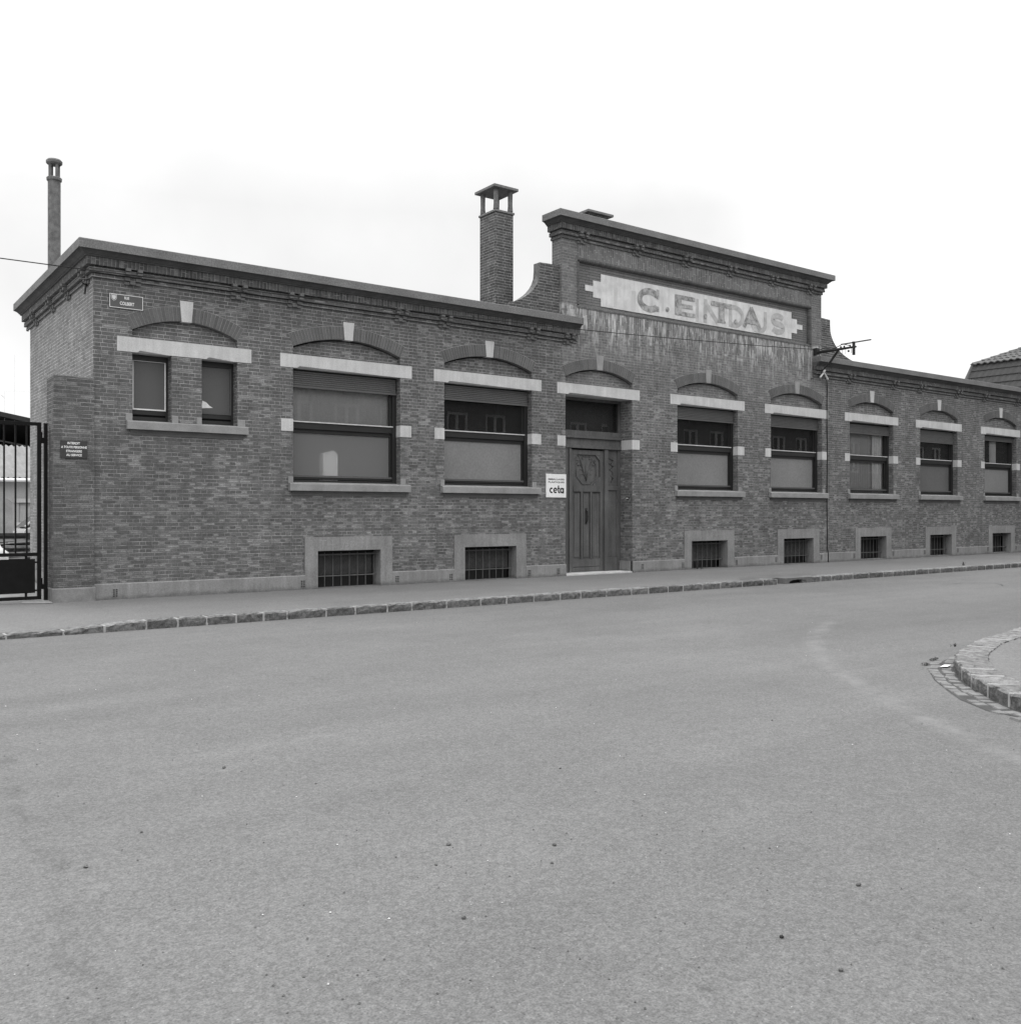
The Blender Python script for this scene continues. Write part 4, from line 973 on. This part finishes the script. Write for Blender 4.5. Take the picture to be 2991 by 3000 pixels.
m = MB(); m.tube([(25.4,18.31,6.60),(25.4,17.5,6.60),(25.4,16.84,6.60)], [.05,.045,.03], 6); m.box(25.33,25.47,18.18,18.33,6.54,6.74); m.build('arm', 'iron', t)
m = MB(); m.tube([(25.4,17.46,6.57),(25.4,17.80,6.18)], .035, 6); m.tube([(25.4,17.8,6.2),(25.4,18.05,6.0)], .02, 6); m.build('strut', 'iron', t)
m = MB(); m.tube([(25.4,16.92,6.36),(25.4,16.92,6.75)], .045, 8); m.tube([(25.4,16.92,6.73),(25.4,16.92,6.76)], .052, 8); m.build('upright', 'iron', t)
m = MB()
for x in (25.385, 25.415): m.box(x-.004, x+.004, 16.34, 17.36, 6.72, 6.755)
for i in range(15): m.box(25.385, 25.415, 16.36+i*.07, 16.38+i*.07, 6.72, 6.752)
m.build('perforated_bar', 'rust', t)
m = MB()
for y in (17.0, 17.2, 17.32): m.tube([(25.4,y,6.57),(25.4,y,6.42)], .006, 5); m.ball((25.4,y+.05,6.66), .03, seg=6)
m.ball((25.4,17.1,6.50), .035, seg=6)
m.tube([(25.4,18.3,6.64),(25.36,17.9,6.70),(25.43,17.6,6.66),(25.4,17.3,6.74),(25.42,17.05,6.66)], .012, 5); m.build('wire_clamp', 'iron', t)
t = thing('cable_insulator', 'crossed pale insulator pair under the cornice beside the cable', 'insulator', (25.7, D-.1, 5.9))
m = MB(); m.tube([(25.52,D-.12,5.83),(25.62,D-.13,5.93),(25.74,D-.14,6.08)], [.03,.028,.038], 8); m.tube([(25.62,D-.16,6.05),(25.76,D-.15,5.92),(25.88,D-.14,5.80)], [.03,.028,.036], 8); m.build('insulator_body', 'porcelain', t)
m = MB(); m.tube([(25.2,D-.02,5.78),(25.45,D-.1,5.86),(25.7,D-.1,5.84)], .012, 5); m.tube([(25.7,D,5.95),(25.7,D-.14,5.95)], .015, 6); m.build('insulator_hook', 'iron', t)
m = MB(); m.tube([(X0,D+.42,5.78),(X0-.12,D+.30,5.80),(X0-.2,D+.05,5.80),(X0-.1,D-.10,5.80)], .012, 5); m.tube([(X0-.01,D+.4,6.0),(X0-.06,D+.4,5.62)], .02, 5)
tag(m.build('wall_hook', 'iron'), 'thin iron hook bracket fixed to the side wall near the corner', 'hook')

# ------------------------------------------------------------------ gate pier, gate, yard
t = thing('gate_pier', 'square brick gate pier with stone base standing against the building corner', 'gate pier', (3.78, D+.2, 0))
m = MB(); m.box(3.45, X0+.012, D-.05, D+.55, .24, 4.015); m.build('shaft', 'pier', t, bevel=.006)
m = MB(); m.box(3.42, X0+.03, D-.085, D+.58, -.08, .245); m.build('base_stone', 'pierstone', t, bevel=.02)
m = MB(); m.box(3.455, X0+.006, D-.045, D+.545, 4.016, 4.03); m.build('top_bed', 'pierstone', t)
gy = D+.30
t = thing('gate_post', 'slim black steel gate post beside the brick pier', 'gate post', (3.38, gy, 0))
m = MB(); m.box(3.36, 3.415, gy-.04, gy+.04, -.05, 3.19); m.build('post', 'gate', t)
t = thing('metal_gate', 'tall black metal gate with upright bars over a solid lower panel', 'gate', (2.3, gy, 0))
m = MB(); g0 = .9
m.box(3.25, 3.315, gy-.03, gy+.03, .04, 3.20); m.box(g0, 3.25, gy-.028, gy+.028, 3.14, 3.20); m.box(g0, 3.25, gy-.028, gy+.028, .815, .875); m.box(g0, 3.25, gy-.028, gy+.028, .04, .10); m.box(g0-.06, g0, gy-.03, gy+.03, .04, 3.20)
m.box(3.21, 3.25, gy-.012, gy+.012, .69, .72); m.box(3.21, 3.25, gy-.012, gy+.012, .19, .22)
m.build('gate_frame', 'gate', t, bevel=.003)
x = 3.083
while x > g0+.1:
    m = MB(); m.box(x-.013, x+.013, gy-.018, gy+.018, .875, 3.14); m.build('gate_bar', 'gate', t); x -= .1795
m = MB(); m.box(g0+.05, 3.213, gy-.022, gy-.012, .16, .765)
for xx in (3.07, 2.2, 1.3): m.box(xx-.02, xx+.02, gy-.011, gy+.011, .10, .815)
m.build('lower_panel', 'gate', t)
m = MB(); m.box(3.316, 3.359, gy-.02, gy+.02, 2.83, 2.93); m.box(3.316, 3.335, gy-.02, gy+.02, 2.93, 3.03); m.build('hinge', 'gate', t)
m = MB(); m.box(3.316, 3.359, gy-.02, gy+.02, .22, .31); m.box(3.316, 3.335, gy-.02, gy+.02, .31, .42); m.build('hinge', 'gate', t)
m = MB(); m.add([(2.95,D+.05,.0),(3.2,D-.13,.0),(3.42,D-.16,.0),(3.45,D+.35,.02),(3.3,D+.45,.02),(3.05,D+.35,.02)], [(0,1,2,3,4,5)]); m.v = [(a, b, c_+.006) for a, b, c_ in m.v]
kind(m.build('concrete_pad', 'keydull'))

# workshop with corrugated roof
t = thing('low_workshop', 'low pale workshop with corrugated roof seen through the gate', 'building', (5.5, 36, 0))
m = MB(); panel(m, [(-6,0),(16,0),(16,2.72),(-6,2.72)], [[(5.72,1.25),(6.85,1.25),(6.85,1.92),(5.72,1.92)]], 36, back=36.2)
m.add([(-6,36,0),(-6,41,0),(-6,41,2.7),(-6,36,2.7)], [(0,1,2,3)])
m.build('wall', 'plaster', t)
m = MB(); vs = []; nx_ = 440
for j, (y, z) in enumerate(((35.75,2.76),(38.6,4.02))):
    for i in range(nx_+1): x = -6+22*i/nx_; vs.append((x, y, z+.035*math.sin(x*2*math.pi/.177)))
m.add(vs, [(i, i+1, nx_+1+i+1, nx_+1+i) for i in range(nx_)]); m.add([(-6,38.6,4.02),(16,38.6,4.02),(16,42,2.7),(-6,42,2.7)], [(0,1,2,3)]); m.build('roof', 'corr', t, smooth=True)
m = MB(); m.tube([(-6,35.70,2.68),(16,35.70,2.68)], .065, 10); m.build('gutter', 'white', t)
m = MB(); m.box(5.55, 7.0, 35.95, 36.02, 1.92, 2.06); m.box(5.6, 6.95, 35.9, 36.05, 1.12, 1.25); w = m.build('window', 'stone', t)
m = MB(); m.box(5.74, 6.28, 36.05, 36.08, 1.26, 1.91); m.build('shutter', 'plaster', w); m = MB(); m.box(6.28, 6.84, 36.1, 36.12, 1.26, 1.91); m.build('pane', 'dark', w)
t = tag(MB().prism([(3.2,0),(5.1,0),(5.1,1.9),(4.95,2.02),(3.2,2.14)], 33.2, 33.5).build('yard_wall', 'oldplaster'), 'patchy low plaster wall in the yard behind the gate', 'wall')
t = thing('open_shed', 'large dark open-fronted shed with a sloping roof behind the workshop', 'shed', (0, 45, 0))
m = MB(); m.add([(-12,45,7.6-1.5),(-3,45,7.6),(14,45,4.45),(14,62,4.45),(-3,62,7.6),(-12,62,6.1)], [(0,1,4,5),(1,2,3,4)])
m.add([(-12,45,5.9),(-3,45,7.4),(14,45,4.25),(-12,45,6.1),(-3,45,7.6),(14,45,4.45)], [(0,1,4,3),(1,2,5,4)]); m.build('roof', 'hangar', t)
m = MB(); m.add([(-12,62,0),(14,62,0),(14,62,4.45),(-3,62,7.6),(-12,62,6.1)], [(0,1,2,3,4)]); m.add([(-12,45,0),(-12,62,0),(-12,62,6.1),(-12,45,6.1)], [(0,1,2,3)]); m.add([(14,45,0),(14,62,0),(14,62,4.4),(14,45,4.4)], [(0,1,2,3)]); m.build('wall', 'hangar', t)
for y, dz in ((50, .75), (54, .65)):
    m = MB()
    m.prism([(-3, 7.55-dz), (11.5, 4.86-dz), (11.5, 4.93-dz), (-3, 7.62-dz)], y, y+.1); m.build('skylight_stand_in_batten', 'timber', t)  # pale batten standing in for a skylight strip under the roof
m = MB(); m.tube([(7.3,47,4.5),(7.3,47,8.6)], .006, 5); m.tube([(6.9,47,6.95),(8.3,47,7.05)], .005, 5); m.tube([(6.9,47,5.2),(6.9,47,6.95)], .006, 5); m.tube([(6.75,47,6.78),(6.9,47,6.65)], .015, 5)
tag(m.build('television_aerial', 'white'), 'thin faint television aerial mast rising beyond the dark shed', 'aerial')

# car parked in the yard
t = thing('parked_car', 'pale car parked in the yard, its windscreen showing between the gate bars', 'car', (6.6, 30, 0))
def side(m, pts, y0, y1, mi=None): m.prism(pts, y0, y1, mi)
m = MB(); side(m, [(4.74,.36),(8.9,.36),(8.92,.9),(8.85,1.12),(8.3,1.19),(4.95,1.18),(4.78,1.12),(4.70,.9)], 29.2, 30.8); m.build('body', 'car', t, bevel=.04)
m = MB(); m.add([(4.80,29.3,1.18),(5.42,29.45,1.72),(7.3,29.45,1.72),(8.2,29.3,1.18),(4.80,30.7,1.18),(5.42,30.55,1.72),(7.3,30.55,1.72),(8.2,30.7,1.18)], [(0,3,2,1),(4,5,6,7),(0,1,5,4),(1,2,6,5),(2,3,7,6)]); cb = m.build('cabin_glass', 'carglass', t)
m = MB(); m.box(5.38, 7.35, 29.43, 30.57, 1.69, 1.76); m.tube([(4.80,29.28,1.19),(5.42,29.43,1.73)], .035, 5); m.tube([(5.35,29.27,1.19),(5.50,29.43,1.70)], .03, 5); m.tube([(8.2,29.29,1.19),(7.3,29.44,1.72)], .04, 5); m.build('roof_panel', 'car', t)
for x in (5.35, 8.1):
    for y in (29.15, 30.68): m = MB(); m.tube([(x,y,.30),(x,y+.17,.30)], .30, 18); w = m.build('wheel', 'tyre', t); m = MB(); m.tube([(x,y-.005,.30),(x,y+.175,.30)], .17, 14); m.build('rim', 'corr', w)
for y in (29.45, 30.55): m = MB(); m.ball((4.72,y,.72), .09, sx=.4); m.build('headlight', 'white', t, smooth=True)
# tarpaulin heap and timber scrap
random.seed(4)
m = MB(); m.ball((3.15, 25.4, .35), .62, 1.15, 1.0, 1.0, jit=.05, seg=14); tag(m.build('tarpaulin_heap', 'tarp', smooth=True), 'rounded heap under a white tarpaulin behind the gate bars', 'heap')
random.seed(9)
m = MB()
for i in range(26):
    z = .40+.018*i; a = random.uniform(-.12, .12); x0 = 3.65+random.uniform(0, .3); x1 = 6.0; y = 26.2+random.uniform(0, 1)
    m.prism([(x0, z), (x1, z+a), (x1, z+a+.03), (x0, z+.03)], y, y+.12, 0 if i % 4 else 1)
m.box(3.3, 6, 27.6, 27.7, .86, .90, 0); m.box(3.0, 6, 27.6, 27.7, .98, 1.05, 1); m.box(4.55, 4.63, 27.5, 27.6, 0, 1.05, 1); m.box(3.0, 6.2, 27.75, 27.8, .4, 1.04, 1)
kind(tag(m.build('timber_scrap', ['timber', 'timberd']), 'jumbled stack of planks and dark rails behind the gate', 'scrap timber'), 'stuff')

# ------------------------------------------------------------------ neighbour house with mansard roof at the right
t = thing('mansard_house', 'neighbouring house with dark tiled mansard roof rising above the right end', 'house', (49, 21, 0))
hx0, hx1, hy0, hy1 = 43.72, 55, 12.5, 23.55
HX = 44.12
m = MB(); m.box(44.1, hx1, hy0, hy1, 0, 6.9); m.build('wall', 'brick', t)
def tiles(m, A, Bv, U, rows, per, amp, step, mi):
    """tiled slope: eave from A to Bv, U(t) gives (left,right) points for height fraction"""
    n = int((Bv-A).length/per*6)
    for r_ in range(rows):
        l0, r0_ = U(r_/rows); l1, r1_ = U((r_+1)/rows); nrm = (r0_-l0).cross(l1-l0).normalized()
        vs = []
        for i in range(n+1):
            f = i/n; w_ = amp*math.sin(f*(Bv-A).length/per*2*math.pi)
            p = l0.lerp(r0_, f)+nrm*(step+w_); q = l1.lerp(r1_, f)+nrm*w_; p2 = l0.lerp(r0_, f)+nrm*(w_-.01)
            vs += [p2, p, q]
        m.add(vs, [(3*i, 3*i+3, 3*i+4, 3*i+1) for i in range(n)]+[(3*i+1, 3*i+4, 3*i+5, 3*i+2) for i in range(n)], mi)
E = lambda x, y, z: Vector((x, y, z))
b0 = [E(hx0,hy1,6.9), E(hx0,hy0,6.9), E(hx1,hy0,6.9), E(hx1,hy1,6.9)]
k0 = [E(44.15,23.05,8.56), E(44.15,hy0+.5,8.56), E(hx1-.5,hy0+.5,8.56), E(hx1-.5,23.05,8.56)]
RY = 17.8; top = [E(50,RY,11.1), E(49.5,RY,11.1)]
m = MB(); tiles(m, b0[0], b0[1], lambda t_: (b0[0].lerp(k0[0], t_), b0[1].lerp(k0[1], t_)), 5, .3, .012, .04, 0)
m.add([b0[0], k0[0], k0[3], b0[3]], [(0,1,2,3)], 0); m.add([b0[1], k0[1], k0[2], b0[2]], [(3,2,1,0)], 0); m.add([b0[2], k0[2], k0[3], b0[3]], [(0,1,2,3)], 0)
m.build('mansard_slope', 'tile', t)
e0 = [k0[0]+E(-.12,.06,-.02), k0[1]+E(-.12,-.06,-.02)]
m = MB(); tiles(m, e0[0], e0[1], lambda t_: (e0[0].lerp(top[0], t_), e0[1].lerp(top[1], t_)), 16, .3, .03, .04, 0)
m.add([k0[0], top[0], k0[3]], [(0,1,2)], 0); m.add([k0[1], top[1], k0[2]], [(2,1,0)], 0); m.add([k0[2], top[0], k0[3]], [(0,1,2)], 0)
m.build('upper_roof', 'tile2', t)
m = MB()
def caps(a, b, L, r_):
    n = int((b-a).length/L)
    for i in range(n):
        p = a.lerp(b, i/n); q = a.lerp(b, (i+1.08)/n); m.tube([p, q], [r_*1.15, r_*.85], 10)
caps(k0[0], top[0], .42, .10); caps(b0[0], k0[0], .6, .09)
m.build('hip_cap', 'tile2', t)

# ------------------------------------------------------------------ houses on the near side of the street (seen mirrored in the panes)
src = None
nth = ['', 'second ', 'third ', 'fourth ', 'fifth ', 'sixth ', 'seventh ', 'eighth ', 'ninth ']
labs = ['two-storey brick terraced house nearest the street corner, facing the factory'] + [n_+'two-storey brick terraced house counted from the street corner' for n_ in nth[1:]]
def terrace():
    t = thing('terraced_house', labs[0], 'house', (0, 0, 0), 'terraced houses across the street')
    m = MB(); Y = 0; ops = [(1.0, 1.0, 2.1, 2.9), (5.0, .05, 6.1, 2.6), (1.0, 4.0, 2.1, 5.9), (5.0, 4.0, 6.1, 5.9), (3.0, 4.0, 4.1, 5.9), (3.0, 1.0, 4.1, 2.9)]
    panel(m, [(0,0),(7.2,0),(7.2,7),(0,7)], [[(a,b),(c_,b),(c_,d),(a,d)] for a, b, c_, d in ops], 0, back=-.15)
    m.add([(0,0,0),(0,0,7),(0,-9,7),(0,-9,0)], [(0,1,2,3)]); m.add([(7.2,0,0),(7.2,0,7),(7.2,-9,7),(7.2,-9,0)], [(3,2,1,0)]); m.add([(0,-9,0),(7.2,-9,0),(7.2,-9,7),(0,-9,7)], [(0,1,2,3)])
    m.build('wall', 'brick', t)
    m = MB(); m.add([(0,.25,6.9),(7.2,.25,6.9),(7.2,-4.5,9.4),(0,-4.5,9.4),(7.2,-9.2,6.9),(0,-9.2,6.9)], [(0,1,2,3),(3,2,4,5)]); m.add([(0,0,7),(0,-4.5,9.38),(0,-9,7)], [(0,1,2)]); m.add([(7.2,0,7),(7.2,-4.5,9.38),(7.2,-9,7)], [(2,1,0)]); m.build('roof', 'tile', t)
    for a, b, c_, d in ops:
        m = MB(); isd = b < .5
        for q in ((a,c_,b,b+.11),(a,c_,d-.11,d),(a,a+.11,b+.11,d-.11),(c_-.11,c_,b+.11,d-.11),((a+c_)/2-.06,(a+c_)/2+.06,b+.11,d-.11)): m.box(q[0], q[1], -.14, -.06, q[2], q[3])
        w = m.build('door' if isd else 'window', 'white' if not isd else 'wood', t)
        m = MB(); m.box(a, c_, -.16, -.13, b, d); m.build('pane', 'dark' if not isd else 'wood', w)
    return t
src = terrace(); src.location = (13.5, 3.2, -.02)
def copy_tree(o, parent=None):
    c_ = o.copy(); S.collection.objects.link(c_)
    if parent: c_.parent = parent
    for ch_ in [q for q in bpy.data.objects if q.parent == o and q.name != c_.name]: copy_tree(ch_, c_)
    return c_
for i in range(1, 9):
    c_ = copy_tree(src); c_.location = (13.5+7.2*i, 3.2, -.02); c_['label'] = labs[i]

# ------------------------------------------------------------------ small things on the ground
random.seed(21)
peb = None
for i, (x, y) in enumerate(((2.59,5.6),(2.25,6.31),(1.08,4.95),(1.44,5.31),(2.47,3.96),(3.11,3.83),(2.94,3.64),(2.24,3.37),(2.67,4.16),(3.18,2.45),(3.91,2.58),(3.13,2.14),(5.63,6.42),(4.07,4.95),(6.43,5.05))):
    m = MB(); r_ = random.uniform(.006, .0125); m.ball((x, y, -.135+r_*.55), r_, 1, random.uniform(.7, 1.1), random.uniform(.6, .8), jit=.22, seg=6)
    rank = ['fourth from the left', 'third from the left', 'leftmost of all', 'second from the left', 'fifth from the left', 'upper one of the close pair straight below the front door', 'lower one of the close pair straight below the front door', 'nearest the camera in the middle', 'sixth from the left', 'blackest of all, low in the right half', 'farthest to the right', 'second from the right, nearest the camera on that side', 'farthest from the camera, in mid road', 'on its own just left of mid road', 'beyond the others to the right of mid road'][i]
    tag(m.build('pebble', 'pebble' if i != 9 else 'black'), 'loose stone on the asphalt, '+rank, 'pebble', 'loose stones on the road')
m = MB()
for i in range(900):
    d = 2.6+random.random()**1.3*13; a = R(53.57)+random.uniform(-.55, .55); x, y = d*math.cos(a), d*math.sin(a)
    if y > 14.2 or (x > 8 and y < 6.4): continue
    r_ = random.uniform(.002, .007); c_ = (x, y, -.135+r_*.4); m.add([(c_[0]+r_,c_[1],c_[2]),(c_[0],c_[1]+r_,c_[2]),(c_[0]-r_,c_[1],c_[2]),(c_[0],c_[1]-r_,c_[2]),(c_[0],c_[1],c_[2]+r_*.8)], [(0,1,4),(1,2,4),(2,3,4),(3,0,4)], 0 if random.random() < .88 else 1)
kind(tag(m.build('grit', ['pebble', 'stone']), 'fine loose grit scattered over the road surface', 'grit'), 'stuff')
def weed(x, y, z, h, n, name, lab):
    m = MB()
    for i in range(n):
        a = random.uniform(0, 6.28); L = h*random.uniform(.5, 1); lean = random.uniform(.1, .6)*L
        p0 = Vector((x+random.uniform(-.05, .05), y+random.uniform(-.02, .02), z)); p2 = p0+Vector((math.cos(a)*lean, math.sin(a)*lean*.6, L)); p1 = p0.lerp(p2, .5)+Vector((0, 0, L*.12))
        m.tube([p0, p1, p2], [.003, .0025, .001], 4)
        for k in range(4):
            q = p0.lerp(p2, .3+.2*k); b_ = random.uniform(0, 6.28); s_ = .022*random.uniform(.6, 1.3); u = Vector((math.cos(b_), math.sin(b_), .3))*s_; v = Vector((-math.sin(b_), math.cos(b_), .2))*s_*.4
            m.add([q, q+u*.6+v, q+u*1.5, q+u*.6-v], [(0,1,2,3)])
    return tag(m.build(name, 'leaf'), lab, 'plant')
weed(20.0, D-.04, -.002, .34, 16, 'weed', 'small leafy weed growing at the foot of the basement window right of the door')
weed(20.12, D-.10, -.002, .10, 8, 'weed', 'tiny weed tuft in front of the taller weed right of the door')
weed(27.8, 14.8, -.002, .12, 14, 'weed', 'low weed tuft along the far kerb near the right edge')
weed(11.05, 6.0, -.02, .04, 6, 'weed', 'flat weed tuft on top of the corner kerb stones')
weed(10.55, 5.97, -.134, .045, 8, 'weed', 'weed tuft in the gutter at the bend of the corner kerb')
weed(10.15, 5.84, -.134, .03, 6, 'weed', 'weed tuft at the outer edge of the gutter setts')
m = MB(); m.add([(10.05,5.62,-.112),(10.22,5.66,-.112),(10.25,5.60,-.108),(10.10,5.56,-.11)], [(0,1,2,3)]); tag(m.build('paper_scrap', 'white'), 'small white scrap of paper lying in the gutter by the corner kerb', 'litter')

m = MB(); m.box(8.78, 9.12, D+.30, D+.50, 2.20, 2.83); m.add([(8.78,D+.30,2.831),(9.12,D+.30,2.831),(9.12,D+.50,2.95),(8.78,D+.50,2.85)], [(0,1,2,3)])
tag(m.build('white_carton', 'white'), 'white carton blurred behind the frosted lower pane of the widest left window', 'carton')
